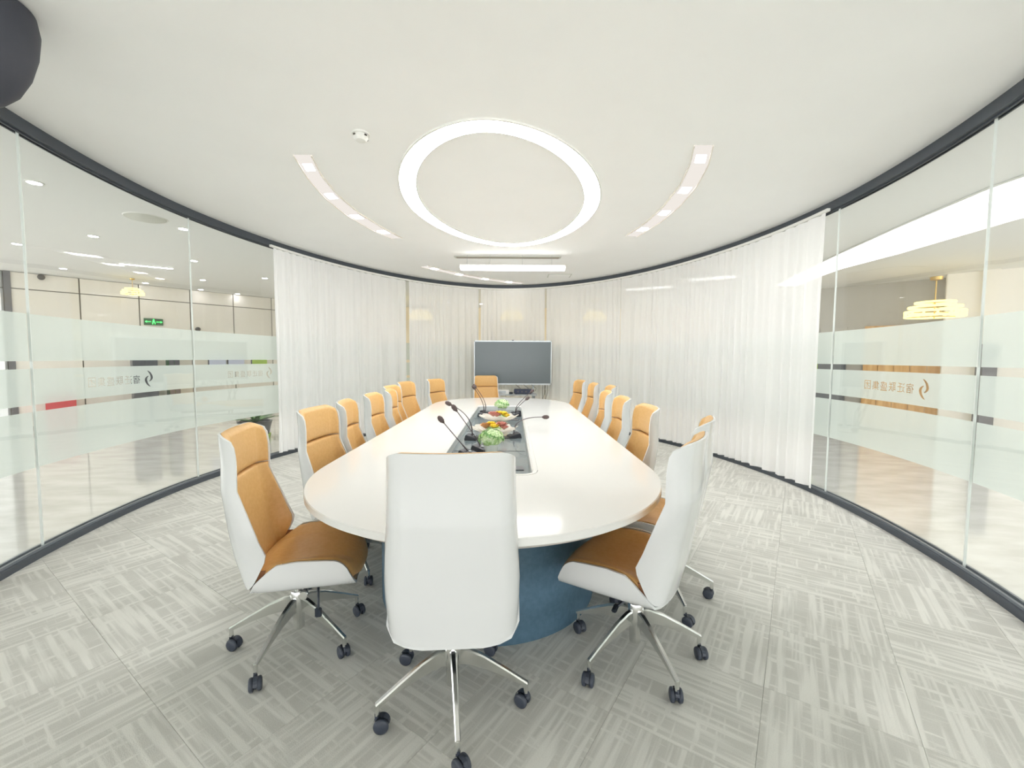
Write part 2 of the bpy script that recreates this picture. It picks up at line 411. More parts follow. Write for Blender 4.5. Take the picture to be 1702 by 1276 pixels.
for s0, s1 in zip(ext, ext[1:]):
    wn += 1
    st = struct('window_%d' % wn, None)
    mid = wp((s0+s1)/2)[0]
    inview = mid.y > .6
    wall_strip('glass_pane', s0+.003, s1-.003, .03, GTOP+.02, -.006, .006, M['glass'], st, ds=.12)
    wall_strip('glass_joint', s1-.0035, s1+.0035, .05, GTOP, -.007, .007, M['seam'], st)
    for z0, z1 in ((.615, 1.008), (1.362, 1.688)):
        V, Fc = [], []; film_strip(V, Fc, s0+.004, s1-.004, z0, z1); mesh_obj('frosted_band', V, Fc, M['film'], st, True)
    V, Fc = [], []
    z0, z1 = 1.056, 1.308
    if inview and (mid.y < 6.6):
        ks, zl, zh = .100, 1.092, 1.278; kc = .086; gap = .006
        ww = [char_cache['emblem'][2]*2*.158]+[char_cache[c][2]*2*kc for c in '宿迁联盛集团']; tot = sum(ww)+gap*6+.02
        a = (s0+s1)/2-tot/2
        film_strip(V, Fc, s0+.004, s1-.004, z0, zl); film_strip(V, Fc, s0+.004, s1-.004, zh, z1); film_strip(V, Fc, s0+.004, a, zl, zh)
        x = a
        for c in '团集盛联迁宿':
            x = film_cell(V, Fc, c, x, 1.183, kc, True, zl, zh); film_strip(V, Fc, x, x+gap, zl, zh); x += gap
        film_strip(V, Fc, x, x+.02, zl, zh); x += .02
        x = film_cell(V, Fc, 'emblem', x, 1.185, .158, False, zl, zh)
        film_strip(V, Fc, x, s1-.004, zl, zh)
        b = mesh_obj('frosted_band', V, Fc, M['film'], st); tag(b, 'frosted band with mirrored emblem and characters cut out')
    else:
        film_strip(V, Fc, s0+.004, s1-.004, z0, z1); mesh_obj('frosted_band', V, Fc, M['film'], st, True)

# ------------------------------------------------------------------ sheer curtains inside the glass
def curtain(label, sa_, sb_, amp=.026, per=.13, seed=0, taper0=0.0, taper1=0.0):
    rnd = random.Random(seed); t = thing('curtain', label, 'curtain', (0, 0, 0), 0, 'sheer curtains along the glass')
    Ln = sb_-sa_; n = int(Ln/.0125); rows = [0, .02, .12, .3, .5, .7, .85, .97, 1]
    ph = [0.0]
    for k in range(n): ph.append(ph[-1]+2*PI*.0125/per*(1+.35*math.sin(k*.021+seed)+.25*math.sin(k*.083+2*seed)))
    V, Fc = [], []
    for k in range(n+1):
        f = k/n; a2 = rnd.uniform(.93, 1.07)
        for r in rows:
            z = .075+(2.865-.075)*r
            amp_r = amp*(1.15-.75*r**3)*a2; shift = taper0*(1-r)*(1-f)+taper1*(1-r)*f
            off = .105+amp_r*math.sin(ph[k]+.25*math.sin(6*r+k*.01))+.3*amp_r*math.sin(2.3*ph[k]+1)
            p, _ = wp(sa_+Ln*f+shift+.012*math.sin(ph[k]*.5+r*3)*(1-r), off); V.append((p.x, p.y, z))
    m_ = len(rows)
    for k in range(n):
        for q in range(m_-1): Fc.append((k*m_+q, (k+1)*m_+q, (k+1)*m_+q+1, k*m_+q+1))
    mesh_obj('sheer_fabric', V, Fc, M['curtain'], t, True)
    # heading tape and bottom hem follow the same folds
    for nm, zz, hh in (('heading_tape', 2.815, .05), ('hem', .075, .05)):
        V, Fc = [], []
        for k in range(n+1):
            r = (zz+hh/2-.075)/2.79; f = k/n; amp_r = amp*(1.15-.75*r**3); shift = taper0*(1-r)*(1-f)+taper1*(1-r)*f
            off = .1065+amp_r*math.sin(ph[k]+.25*math.sin(6*r+k*.01))+.3*amp_r*math.sin(2.3*ph[k]+1)
            p, _ = wp(sa_+Ln*f+shift+.012*math.sin(ph[k]*.5+r*3)*(1-r), off)
            V += [(p.x, p.y, zz), (p.x, p.y, zz+hh)]
        for k in range(n): Fc.append((2*k, 2*k+2, 2*k+3, 2*k+1))
        mesh_obj(nm, V, Fc, M['curtain'], t, True)
    return t
sL, s1_, s2_, s3_, s4_, sR = S(-3.34, 5.83), S(-2.089, 8.285), S(-.737, 9.234), S(.742, 9.112), S(1.881, 8.188), S(3.223, 4.30)
curtain('white sheer curtain at the left end, beside the clear glass and plant', sL, s1_-.04, .03, .15, 1, taper1=.02)
curtain('narrow white sheer curtain left of the television', s1_+.03, s2_-.03, .018, .11, 2, -.02, .02)
curtain('white sheer curtain directly behind the television', s2_+.03, s3_-.02, .016, .11, 3, -.02, .02)
curtain('white sheer curtain right of the television, left of the widest one', s3_+.03, s4_+.3, .018, .12, 4, -.02, .0)
curtain('widest white sheer curtain, on the right up to the clear glass', s4_+.32, sR-.01, .028, .14, 5)

# curtain track
ct = struct('trim_2', 'thin white curtain rail under the head track')
wall_strip('rail', sL-.05, sR+.02, 2.87, 2.898, .09, .12, M['plastic_white'], ct)

# ------------------------------------------------------------------ the lobby outside the glass
LZ = 3.08
def lobby_plate(name, z, h, m, label):
    R2 = [Vector((RX+17*math.cos(2*PI*k/160-PI/2)*1.15, RY+17*math.sin(2*PI*k/160-PI/2))) for k in range(160)]
    In = [wp(-TOT*k/160, -.028)[0] for k in range(160)]
    V = [(p.x, p.y, z) for p in R2]+[(p.x, p.y, z) for p in In]+[(p.x, p.y, z+h) for p in R2]+[(p.x, p.y, z+h) for p in In]
    n = 160; Fc = []
    for k in range(n):
        j = (k+1) % n
        Fc += [(k, j, n+j, n+k), (2*n+k, 3*n+k, 3*n+j, 2*n+j), (k, 2*n+k, 2*n+j, j), (n+k, n+j, 3*n+j, 3*n+k)]
    o = mesh_obj(name, V, Fc, m); bm = bmesh.new(); bm.from_mesh(o.data); bmesh.ops.recalc_face_normals(bm, faces=bm.faces); bm.to_mesh(o.data); bm.free()
    return tag(o, label, None, None, 'structure')
lobby_plate('floor.001', -.05, .045, M['marble'], 'glossy pale marble floor outside the glass')
lobby_plate('ceiling.001', 3.0, .1, M['lobby_ceiling'], 'off-white ceiling outside the glass')

def panel_wall(name, P, Q, label, widths, zj, ztop, m, mj, parent_mat=None, thick=.05, z0=0.0):
    """wall from P to Q clad with separate panels split at height zj"""
    P = Vector(P); Q = Vector(Q); d = (Q-P); Ln = d.length; a = math.atan2(d.y, d.x); st = struct(name, label)
    c = (P+Q)/2; nrm = Vector((-d.y, d.x)).normalized()
    if nrm.dot(Vector((0, 4))-c) > 0: nrm = -nrm
    cc = c+nrm*(thick/2+.03); box('backing', (cc.x, cc.y, (ztop+z0)/2), (Ln, thick, ztop-z0), mj, st, a)
    x = 0
    for wd in widths:
        for z_0, z_1 in ((z0, zj), (zj, ztop)):
            if z_1-z_0 < .05: continue
            q = P+d.normalized()*(x+wd/2)+nrm*.0
            box('wall_panel', (q.x, q.y, (z_0+z_1)/2), (wd-.02, .05, z_1-z_0-.018), m, st, a, .002)
        x += wd
    return st, P, d.normalized(), nrm, a
dl = (Vector((-6.66, 11.52))-Vector((-9.34, 8.43))).normalized(); PL = Vector((-9.34, 8.43))
wl, _, _, nl, al = panel_wall('wall_left', PL-dl*.35, PL+dl*7.0, 'cream polished panel wall across the lobby on the left', [.93, .93, .93, .9, .9, .9, .9, .96], 2.68, 3.0, M['cream'], M['joint'])
# nearer cool-white return wall at the far left edge, with a dark edge strip
PL2 = PL-dl*.38
panel_wall('wall_front', PL2+Vector((-4.2, -.6)), PL2+Vector((-.06, -.06)), 'cool white panel wall at the left edge of the view', [1.05]*4, 2.68, 3.0, M['cool_white'], M['joint'])
box('wall_edge', (PL2.x+.0, PL2.y+.0, 1.5), (.09, .09, 2.99), M['darkpost'], wl, al)
wb = struct('wall_back', 'warm cream wall beyond the curtains behind the television')
box('wall_face', (0.5, 13.6, 1.5), (11.5, .12, 3.0), M['warm'], wb)
# right side walls
PR = Vector((6.93, 9.03)); dr = (Vector((8.7, 7.33))-PR).normalized(); nr = Vector((dr.y, -dr.x)); nr = nr if nr.dot(Vector((0, 4))-PR) < 0 else -nr; ar = math.atan2(dr.y, dr.x)
wr = struct('wall_right', 'bright white wall with a grey recess beyond the glass on the right')
def rp(t, off=0, z=0): q = PR+dr*t+nr*off; return (q.x, q.y, z)
box('white_wall', rp(4.6, .06, 1.5), (6.1, .12, 3.0), M['bright'], wr, ar, .0)
box('grey_recess', rp(-.6, .5, 1.5), (4.4, .1, 3.0), M['taupe'], wr, ar)
box('recess_return', rp(1.58, .3, 1.5), (.08, .5, 3.0), M['bright'], wr, ar)
box('dark_post', rp(2.1, -.05, 1.5), (.2, .1, 3.0), M['bright'], wr, ar)
for k in range(5): box('wood_panel', rp(.30-1.0*0+.245*k+.2, .40, 1.06), (.24, .06, 2.12), M['wood'], wr, ar, .003)
for k in range(6): box('grey_panel', rp(-2.6+.49*k, .40, 1.06), (.48, .05, 2.12), M['taupe'], wr, ar, .003)
dp = box('dark_pillar', rp(2.1, -.12, .85), (.26, .12, 1.7), M['darkpost'])
tag(dp, 'dark grey upright stand before the white wall beyond the right glass', 'stand')
sw = thing('dark_sign_stand', 'dark cabinet beside the green notice, left of the wood panels outside right', 'cabinet', rp(-.15, .1, -.004), ar)
box('body', (0, 0, .75), (.55, .12, 1.5), M['darkdoor'], sw); box('green_notice', (-.28, -.07, 1.3), (.14, .02, .3), M['green_board'], sw)

# things by the left lobby wall
def lp(t, off=.3, z=0): q = PL+dl*t-nl*off; return (q.x, q.y, z)
FZ = -.005
def lobby_cabinet(label, t, wd, h, m1, m2, off=.35, extra=None):
    o = thing('cabinet', label, 'cabinet', lp(t, off, FZ), al)
    bm = bmesh.new(); add_box(bm, (0, 0, h/2), (wd, .3, h), 0, .006); obj('body', bm, m1, o)
    for k in (-1, 1): box('door', (k*wd/4, -.157 if True else 0, h/2), (wd/2-.01, .012, h-.06), m2, o)
    return o
lobby_cabinet('wide dark grey cabinet against the cream wall behind the left logo', 1.5, .42, 1.36, M['darkdoor'], M['darkdoor'])
lobby_cabinet('narrow dark green cabinet against the cream wall, right of the wide dark one', 2.0, .2, 1.36, M['exit_dark'], M['darkpost'])
rb = thing('fire_box', 'red box standing low against the cream wall at far left', 'box', lp(.22, .25, FZ), al)
box('body', (0, 0, .3), (.42, .25, .62), M['red'], rb, 0, .01); box('lid', (0, 0, .62), (.44, .27, .03), M['red'], rb, 0, .005)
for t, m_, lb in ((2.95, 'blue_board', 'pale blue notice board, left one of the pair on the cream wall'), (3.36, 'blue_board', 'pale blue notice board, right one of the pair on the cream wall'), (3.9, 'green_board', 'yellow-green notice board at the curtain edge on the cream wall')):
    o = thing('notice_board', lb, 'board', lp(t, .045, 1.3), al)
    box('sheet', (0, 0, 0), (.36, .02, .3), M[m_], o); box('edge', (-.19, 0, 0), (.02, .03, .32), M['darkpost'], o)
es = thing('exit_sign', 'green lit emergency exit sign high on the left lobby wall', 'sign', lp(1.74, .06, 2.18), al)
box('housing', (0, 0, 0), (.34, .03, .15), M['exit_dark'], es, 0, .004)
bm = bmesh.new()
add_box(bm, (0, -.017, .012), (.035, .004, .05)); add_box(bm, (0, -.017, .05), (.025, .004, .022))
add_box(bm, (-.02, -.017, -.03), (.015, .004, .05), .0); add_box(bm, (.022, -.017, -.03), (.015, .004, .045))
for k in (-1, 1):
    add_box(bm, (k*.09, -.017, 0), (.09, .004, .014))
    v = [bm.verts.new((k*.155, -.0185, 0)), bm.verts.new((k*.12, -.0185, .028)), bm.verts.new((k*.12, -.0185, -.028))]; bm.faces.new(v)
obj('pictogram', bm, M['exit_green'], es)
for (t, z, lb) in ((.06, 2.94, 'dark dome camera at the top of the left lobby wall'), (2.57, 2.06, 'small dark sensor on the left lobby wall right of the exit sign')):
    o = thing('dome_camera', lb, 'camera', lp(t, .03, z), al)
    bm = lathe_bm([(0, 0), (.055, 0), (.055, .03), (.04, .06), (0, .07)], 16); bmesh.ops.rotate(bm, verts=bm.verts, cent=(0, 0, 0), matrix=Matrix.Rotation(PI/2, 3, 'X')); obj('dome', bm, M['lens'], o, True)

# downlights in the lobby ceiling
px_dl = [(-4.432, 4.029), (-5.606, 5.773), (-4.134, 5.429), (-7.116, 6.193), (-8.251, 7.897), (-6.748, 7.461), (-5.331, 7.199), (-8.018, 9.381), (-6.475, 8.976), (-7.45, 10.25), (-6.986, 10.896), (-5.038, 8.732)]
d0 = thing('downlight', 'x', 'light', (0, 0, 3.0), 0, 'downlights in the lobby ceiling')
lathe('trim_ring', [(.052, 0), (.068, 0), (.070, -.006), (.052, -.008), (.048, 0)], M['plastic_white'], d0)
lathe('lens', [(0, -.006), (.05, -.006), (.05, 0), (0, 0)], M['down'], d0)
ld = bpy.data.lights.new('bulb', 'SPOT'); ld.energy = 11; ld.shadow_soft_size = .05; ld.spot_size = math.radians(120); ld.spot_blend = .8; ld.color = (1, .99, .97)
lo = bpy.data.objects.new('bulb', ld); COL.objects.link(lo); lo.parent = d0; lo.location = (0, 0, -.03)
labs = ['ceiling downlight nearest the top left corner, by the glass joint', 'ceiling downlight above and left of the lobby ceiling speaker', 'ceiling downlight beside the second glass joint, right of the ceiling speaker', 'lobby downlight at the left edge of the photograph', 'lobby downlight close above the dome camera on the left', 'lobby downlight touching the thin light bar', 'lobby downlight just below the thin light bar, right of the second joint', 'lobby downlight close above the cream wall, left of the exit sign', 'lobby downlight above the cream wall, just right of the second joint', 'farthest lobby downlight near the second joint, close to the wall', 'lobby downlight by the oval cove light', 'lobby downlight at the edge of the left curtain']
for i, (x, y) in enumerate(px_dl):
    o = d0 if i == 0 else copy_tree(d0); o.location = (x, y, 3.0); o['label'] = labs[i]
    if i in (7, 9, 10):
        for c in children(o):
            if c.type == 'LIGHT': bpy.data.objects.remove(c, do_unlink=True)
lb = thing('light_bar', 'thin straight light bar on the lobby ceiling beside a downlight', 'light', (-6.45, 7.6, 3.0), .6)
box('housing', (0, 0, -.008), (.72, .05, .016), M['plastic_white'], lb); box('diffuser', (0, 0, -.019), (.7, .03, .006), M['down'], lb)
sp = thing('ceiling_speaker', 'round grey-green grille flush in the lobby ceiling at upper left', 'speaker', (-4.25, 5.02, 3.0))
lathe('grille', [(0, -.012), (.17, -.012), (.19, 0), (0, 0)], M['vent'], sp); lathe('rim', [(.19, 0), (.2, -.008), (.21, 0)], M['plastic_white'], sp)
# oval cove light far left
cv = thing('oval_cove_light', 'bright oval cove light in the lobby ceiling by the left curtain', 'light', (-8.2, 13.2, 3.0))
def oval_ring(name, a, b, wd, z0, z1, n_, m, parent, nseg=96, exp=2.0, dx=0, dy=0, rot=0.0):
    V, Fc = [], []
    for k in range(nseg):
        th = 2*PI*k/nseg; o_ = Vector((dx, dy)); rm = Matrix.Rotation(rot, 2); p = o_+rm @ se(0, 0, a, b, exp, th); q = o_+rm @ se(0, 0, a-wd, b-wd, exp, th)
        V += [(p.x, p.y, z0), (q.x, q.y, z0), (q.x, q.y, z1), (p.x, p.y, z1)]
    for k in range(nseg):
        i, j = 4*k, 4*((k+1) % nseg)
        for q in range(4): Fc.append((i+q, i+(q+1) % 4, j+(q+1) % 4, j+q))
    bm = bmesh.new(); vv = [bm.verts.new(v) for v in V]
    for f in Fc: bm.faces.new([vv[i] for i in f])
    return obj(name, bm, m, parent, True, sharp=30)
oval_ring('diffuser', 1.5, 1.1, .25, -.03, 0, 2, M['slotspot'], cv); oval_ring('rim', 1.56, 1.16, .05, -.012, 0, 2, M['plastic_white'], cv)

# broad light strip in the ceiling on the right
inn = [(4.2, -1.5), (4.25, 1.0), (4.38, 2.6), (4.376, 3.998), (4.566, 5.077), (4.869, 6.433), (5.25, 7.9), (5.6, 9.2)]
outr = [(5.6, -1.5), (5.68, 1.0), (5.72, 3.0), (5.65, 4.9), (5.75, 6.41), (5.72, 7.463), (5.9, 8.5), (6.1, 9.2)]
ls = thing('light_strip', 'broad curved white light strip in the ceiling beyond the right glass', 'light')
V = [(x, y, 2.985) for x, y in inn]+[(x, y, 2.985) for x, y in outr]+[(x, y, 3.0) for x, y in inn]+[(x, y, 3.0) for x, y in outr]
n = len(inn); Fc = []
for k in range(n-1): Fc += [(k, k+1, n+k+1, n+k), (2*n+k, 3*n+k, 3*n+k+1, 2*n+k+1), (k, 2*n+k, 2*n+k+1, k+1), (n+k, n+k+1, 3*n+k+1, 3*n+k)]
Fc += [(0, n, 3*n, 2*n), (n-1, 3*n-1, 4*n-1, 2*n-1)]
bm = bmesh.new(); vv = [bm.verts.new(v) for v in V]
for f in Fc: bm.faces.new([vv[i] for i in f])
obj('diffuser', bm, M['strip'], ls)
for side in (inn, outr):
    bm = bmesh.new(); add_tube(bm, [(x, y, 2.99) for x, y in side], .012, 6); obj('edge_trim', bm, M['plastic_white'], ls, True)
# two more lights behind the right curtain (seen as bright patches at its top)
for i, (x, y, l_, an, lb_) in enumerate(((3.05, 9.6, 1.0, -.5, 'ceiling light panel shining through the top of the right curtain'), (3.9, 8.4, .8, -.5, 'ceiling light panel behind the widest curtain, nearer the glass'))):
    o = thing('ceiling_lamp', lb_, 'light', (x, y, 3.0), an)
    box('frame', (0, 0, -.008), (l_+.04, .34, .016), M['plastic_white'], o); box('diffuser', (0, 0, -.018), (l_, .3, .006), M['strip'], o)

# chandeliers beyond the curtains: stacked rings on a rod
def chandelier(label, x, y, z, r, first=[None], grp='tiered chandeliers outside the glass'):
    if first[0] is None:
        o = thing('chandelier', label, 'chandelier', (x, y, z), 0, grp)
        for k, rr in enumerate((1.0, 1.0, .88, .66)):
            lathe('light_ring', [(rr*.3-.012, -.013), (rr*.3+.012, -.013), (rr*.3+.012, .013), (rr*.3-.012, .013), (rr*.3-.012, -.013)], M['chand'], o, 32, (0, 0, k*.062))
            for q in range(3):
                aa = q*2*PI/3+.3*k; tube('arm', [(0, 0, k*.062), (rr*.29*math.cos(aa), rr*.29*math.sin(aa), k*.062)], .005, M['gold'], o, 6)
        for q in range(14):
            aa = 2*PI*q/14; tube('crystal_rod', [(.3*math.cos(aa), .3*math.sin(aa), -.01), (.3*math.cos(aa), .3*math.sin(aa), .07)], .014, M['chand'], o, 6)
        tube('stem', [(0, 0, -.03), (0, 0, 3.0-z)], .008, M['gold'], o, 8); lathe('canopy', [(0, 3.0-z), (.07, 3.0-z), (.06, 2.96-z), (0, 2.95-z)], M['gold'], o)
        first[0] = o
    else:
        o = copy_tree(first[0]); o.location = (x, y, z); o['label'] = label
    return o
for lb_, px_, Y_ in (('glowing gold chandelier beyond the curtain left of the television', 700, 11.6), ('glowing gold chandelier beyond the curtain above the television', 850, 11.6), ('glowing gold chandelier beyond the curtain right of the television', 987, 11.6)):
    chandelier(lb_, (px_-851)/705*Y_, Y_, 2.47, 1)
q_ = chandelier('gold chandelier standing in for a reflected one, beyond the right glass before the wood panels', 7.2, 7.3, 2.16, 1); q_.scale = (1.25, 1.25, 1.25)  # added as a solid object in place of a chandelier reflection
q_ = chandelier('small chandelier standing in for a reflection on the left lobby wall near the exit sign', -7.75, 8.75, 2.66, 1); q_.scale = (.6, .6, .6)  # only a reflection on the polished wall, modelled as a small added chandelier
for i, (px_, Y_) in enumerate(((745, 12.3), (800, 12.6), (950, 12.4))):
    o = copy_tree(d0); o.location = ((px_-851)/705*Y_, Y_, 3.0); o['label'] = ('downlight behind the curtains left of the middle chandelier', 'downlight behind the curtains close to the middle chandelier', 'downlight behind the curtains between middle and right chandeliers')[i]

# planter outside the left glass by the curtain
pt = thing('potted_palm', 'leafy green palm in a dark planter beyond the left glass', 'plant', (-4.42, 7.25, FZ)); pt.scale = (.95, .95, .58)
lathe('planter', [(0, 0), (.2, 0), (.27, .5), (.29, .52), (.25, .53), (.23, .47), (0, .47)], M['darkdoor'], pt)
lathe('base_band', [(.205, .0), (.23, .0), (.25, .14), (.215, .14)], M['green_board'], pt)
rnd = random.Random(4)
for k in range(26):
    a = rnd.uniform(0, 2*PI); L_ = rnd.uniform(.35, .62); el = rnd.uniform(.5, 1.35); pts = []
    for q in range(7):
        f = q/6; rr = L_*f*math.cos(el)*(1+.3*f); zz = .47+L_*f*math.sin(el)-.25*L_*f*f; pts.append((rr, zz))
    V, Fc = [], []
    for q, (rr, zz) in enumerate(pts):
        wd = .035*math.sin(PI*min(q/6*.9+.1, 1)); V += [(rr*math.cos(a)-wd*math.sin(a), rr*math.sin(a)+wd*math.cos(a), zz), (rr*math.cos(a), rr*math.sin(a), zz-.008), (rr*math.cos(a)+wd*math.sin(a), rr*math.sin(a)-wd*math.cos(a), zz)]
    for q in range(6): Fc += [(3*q, 3*q+1, 3*q+4, 3*q+3), (3*q+1, 3*q+2, 3*q+5, 3*q+4)]
    mesh_obj('leaf', V, Fc, M['leaf_dark'], pt, True)

# ------------------------------------------------------------------ ceiling fittings of the meeting room
rg = thing('ring_light', 'large oval ring of white light in the middle of the ceiling', 'light', (0, 0, CEIL))
oval = dict(exp=1.88, dx=-.101, dy=4.478, rot=-.08)
oval_ring('diffuser', .975, 1.59, .155, -.012, 0, 2, M['ring'], rg, 128, **oval)
oval_ring('outer_trim', .985, 1.597, .014, -.014, 0, 2, M['plastic_white'], rg, 128, **oval)
oval_ring('inner_trim', .824, 1.437, .010, -.014, 0, 2, M['plastic_white'], rg, 128, **oval)

def slot_light(label, outer, inner, spots):
    t = thing('slot_light', label, 'light', (0, 0, CEIL), 0, 'curved slot lights in the ceiling')
    def rs(P, f):
        L_ = [0]
        for a, b in zip(P, P[1:]): L_.append(L_[-1]+math.dist(a, b))
        x = f*L_[-1]
        for k in range(len(P)-1):
            if x <= L_[k+1]+1e-9:
                u = (x-L_[k])/(L_[k+1]-L_[k]); return Vector((P[k][0]+(P[k+1][0]-P[k][0])*u, P[k][1]+(P[k+1][1]-P[k][1])*u))
    def strip(nm, f0, f1, w0, w1, z0, z1, m, n=24):
        V, Fc = [], []
        for k in range(n+1):
            f = f0+(f1-f0)*k/n; a, b = rs(outer, f), rs(inner, f); p, q = a.lerp(b, w0), a.lerp(b, w1)
            V += [(p.x, p.y, z0), (q.x, q.y, z0), (q.x, q.y, z1), (p.x, p.y, z1)]
        for k in range(n):
            for q in range(4): Fc.append((4*k+q, 4*k+(q+1) % 4, 4*k+4+(q+1) % 4, 4*k+4+q))
        Fc += [(0, 1, 2, 3), (4*n+3, 4*n+2, 4*n+1, 4*n)]
        bm = bmesh.new(); vv = [bm.verts.new(v) for v in V]
        for f in Fc: bm.faces.new([vv[i] for i in f])
        return obj(nm, bm, m, t)
    strip('channel', 0, 1, 0, 1, -.006, 0, M['slotbed']); strip('edge_trim', 0, 1, -.08, 0, -.012, 0, M['slot']); strip('edge_trim', 0, 1, 1, 1.08, -.012, 0, M['slot'])
    for f in spots: strip('spot_lens', f-.028, f+.028, .2, .8, -.010, -.004, M['slotspot'], 4)
slot_light('curved slot light in the ceiling left of the ring light', [(-1.714, 3.419), (-1.808, 3.84), (-1.858, 4.287), (-1.842, 4.815), (-1.735, 5.365), (-1.591, 5.732)], [(-1.584, 3.417), (-1.67, 3.785), (-1.712, 4.224), (-1.686, 4.753), (-1.59, 5.241), (-1.468, 5.701)], (.09, .36, .62, .87))
slot_light('curved slot light in the ceiling right of the ring light', [(1.469, 3.229), (1.58, 3.55), (1.67, 3.98), (1.711, 4.456), (1.697, 4.969), (1.596, 5.571)], [(1.34, 3.231), (1.44, 3.552), (1.515, 3.93), (1.556, 4.459), (1.544, 4.971), (1.452, 5.55)], (.09, .36, .62, .87))
slot_light('curved slot light in the ceiling near the far curtains, beyond the hanging lamp', [(-1.58, 7.46), (-1.30, 7.85), (-1.0, 8.22), (-.575, 8.62), (-.12, 8.93), (.2, 9.07)], [(-1.46, 7.38), (-1.2, 7.74), (-.92, 8.10), (-.52, 8.49), (-.08, 8.79), (.22, 8.93)], (.1, .36, .63, .87))

sd = thing('smoke_detector', 'white dome smoke detector on the ceiling left of the ring', 'detector', (-1.08, 3.10, CEIL))
lathe('base', [(0, 0), (.062, 0), (.062, -.012), (0, -.012)], M['plastic_white'], sd); lathe('dome', [(.05, -.012), (.052, -.03), (.035, -.05), (0, -.056)], M['plastic_white'], sd)
for k in range(4): box('vent_slot', (.051*math.cos(k*PI/2-.6), .051*math.sin(k*PI/2-.6), -.024), (.016, .016, .008), M['lens'], sd, k*PI/2-.6)

vt = thing('linear_vent', 'long grey linear air vent in the ceiling above the hanging lamp', 'vent', (-.08, 6.74, CEIL))
box('frame', (0, 0, -.004), (1.66, .12, .008), M['vent'], vt)
for k in range(5): box('slat', (0, -.04+.02*k, -.010), (1.6, .006, .008), M['backer'], vt)
hl = thing('hanging_lamp', 'long white linear lamp hung on wires beyond the ring light', 'lamp', (.0, 6.62, CEIL))
box('housing', (0, 0, -.18), (1.62, .11, .05), M['plastic_white'], hl, 0, .004); box('diffuser', (0, -.0, -.215), (1.6, .09, .022), M['panel_lamp'], hl, 0, .003)
box('front_diffuser', (0, -.058, -.195), (1.6, .006, .03), M['panel_lamp'], hl)
for x in (-.7, -.35, .15, .6): tube('hanging_wire', [(x, 0, -.155), (x, 0, 0)], .002, M['steel'], hl, 6); 
ah = thing('access_hatch', 'faint square access hatch in the ceiling near the far curtains', 'hatch', (.89, 8.2, CEIL))
box('frame', (0, 0, -.003), (.44, .34, .006), M['vent'], ah); box('door', (0, 0, -.007), (.40, .30, .004), M['ceiling'], ah)

# unidentified dark blur at top left, built as an added ceiling-hung body and bracket
ds = thing('corner_blur_body', 'dark rounded body added for an unidentified blur in the upper left corner', 'speaker', (-2.40, 1.96, CEIL))
lathe('bracket', [(0, 0), (.12, 0), (.12, -.012), (0, -.012)], M['black'], ds)
lathe('body', [(.10, -.010), (.205, -.012), (.215, -.08), (.205, -.18), (.18, -.28), (.14, -.37), (.09, -.43), (.04, -.465), (0, -.47)], M['speaker'], ds, 64)

# ------------------------------------------------------------------ conference table
TX, TY, TA, TZ = -.1405, 4.17, .957, .765
TS, TE = 1.69, 1.03          # half length of the straight sides, depth of each rounded end
def tpt(a, e, hs, th):
    c, s = math.cos(th), math.sin(th)
    return Vector((a*math.copysign(abs(c)**.96, c), e*math.copysign(abs(s)**.96, s)+math.copysign(hs, s if abs(s) > 1e-9 else c)))
tb = thing('conference_table', 'long oval white lacquered conference table with dark blue base', 'table', (TX, TY, 0))
hx0, hx1, hy0, hy1 = -.443-TX, .115-TX, 2.31-TY, 5.64-TY     # opening for the cable trough, in table coordinates
def rrect(x0, x1, y0, y1, r, th):
    cx, cy = (x0+x1)/2, (y0+y1)/2; d = Vector((math.cos(th), math.sin(th)))
    lo, hi = 0, 10
    for _ in range(40):
        m = (lo+hi)/2; p = d*m; qx, qy = abs(p.x)-(x1-x0)/2+r, abs(p.y)-(y1-y0)/2+r
        sd_ = math.hypot(max(qx, 0), max(qy, 0))+min(max(qx, qy), 0)-r
        if sd_ < 0: lo = m
        else: hi = m
    return Vector((cx+d.x*lo, cy+d.y*lo))
ccx, ccy = (hx0+hx1)/2, (hy0+hy1)/2
N_ = 192
ths = []
for k in range(N_):                       # directions chosen evenly round the outer outline
    p = tpt(TA, TE, TS, 2*PI*(k+.5)/N_); ths.append(math.atan2(p.y-ccy, p.x-ccx))
def top_ring(outer_f, inner_f, prof, m, name, close=True):
    """prof: list of (outer inset, z) walking the outer edge, then inner edge points"""
rings = []
def out_ring(ins, z): return [(*tpt(TA-ins, TE-ins, TS, 2*PI*(k+.5)/N_), z) for k in range(N_)]
def in_ring(grow, z): return [(*rrect(hx0-grow, hx1+grow, hy0-grow, hy1+grow, .06+grow, ths[k]), z) for k in range(N_)]
def loft(name, rgs, m, parent, closed=False, smooth=True, sharp=25):
    V = [v for r in rgs for v in r]; n = len(rgs[0]); Fc = []
    for i in range(len(rgs)-(0 if closed else 1)):
        a, b = i*n, ((i+1) % len(rgs))*n
        for k in range(n): Fc.append((a+k, a+(k+1) % n, b+(k+1) % n, b+k))
    bm = bmesh.new(); vv = [bm.verts.new(v) for v in V]
    for f in Fc: bm.faces.new([vv[i] for i in f])
    return obj(name, bm, m, parent, smooth, sharp=sharp)
loft('tabletop', [out_ring(.004, TZ), out_ring(0, TZ-.004), out_ring(0, TZ-.030), in_ring(.035, TZ-.030), in_ring(.035, TZ)], M['table'], tb, True)
loft('top_underside', [out_ring(.004, TZ-.0305), out_ring(.045, TZ-.058), in_ring(.06, TZ-.058), in_ring(.06, TZ-.0305)], M['table_edge'], tb, True)
loft('trough_frame', [in_ring(.034, TZ-.028), in_ring(.034, TZ+.002), in_ring(.012, TZ+.002), in_ring(0, TZ-.006), in_ring(0, TZ-.028)], M['table'], tb, True)
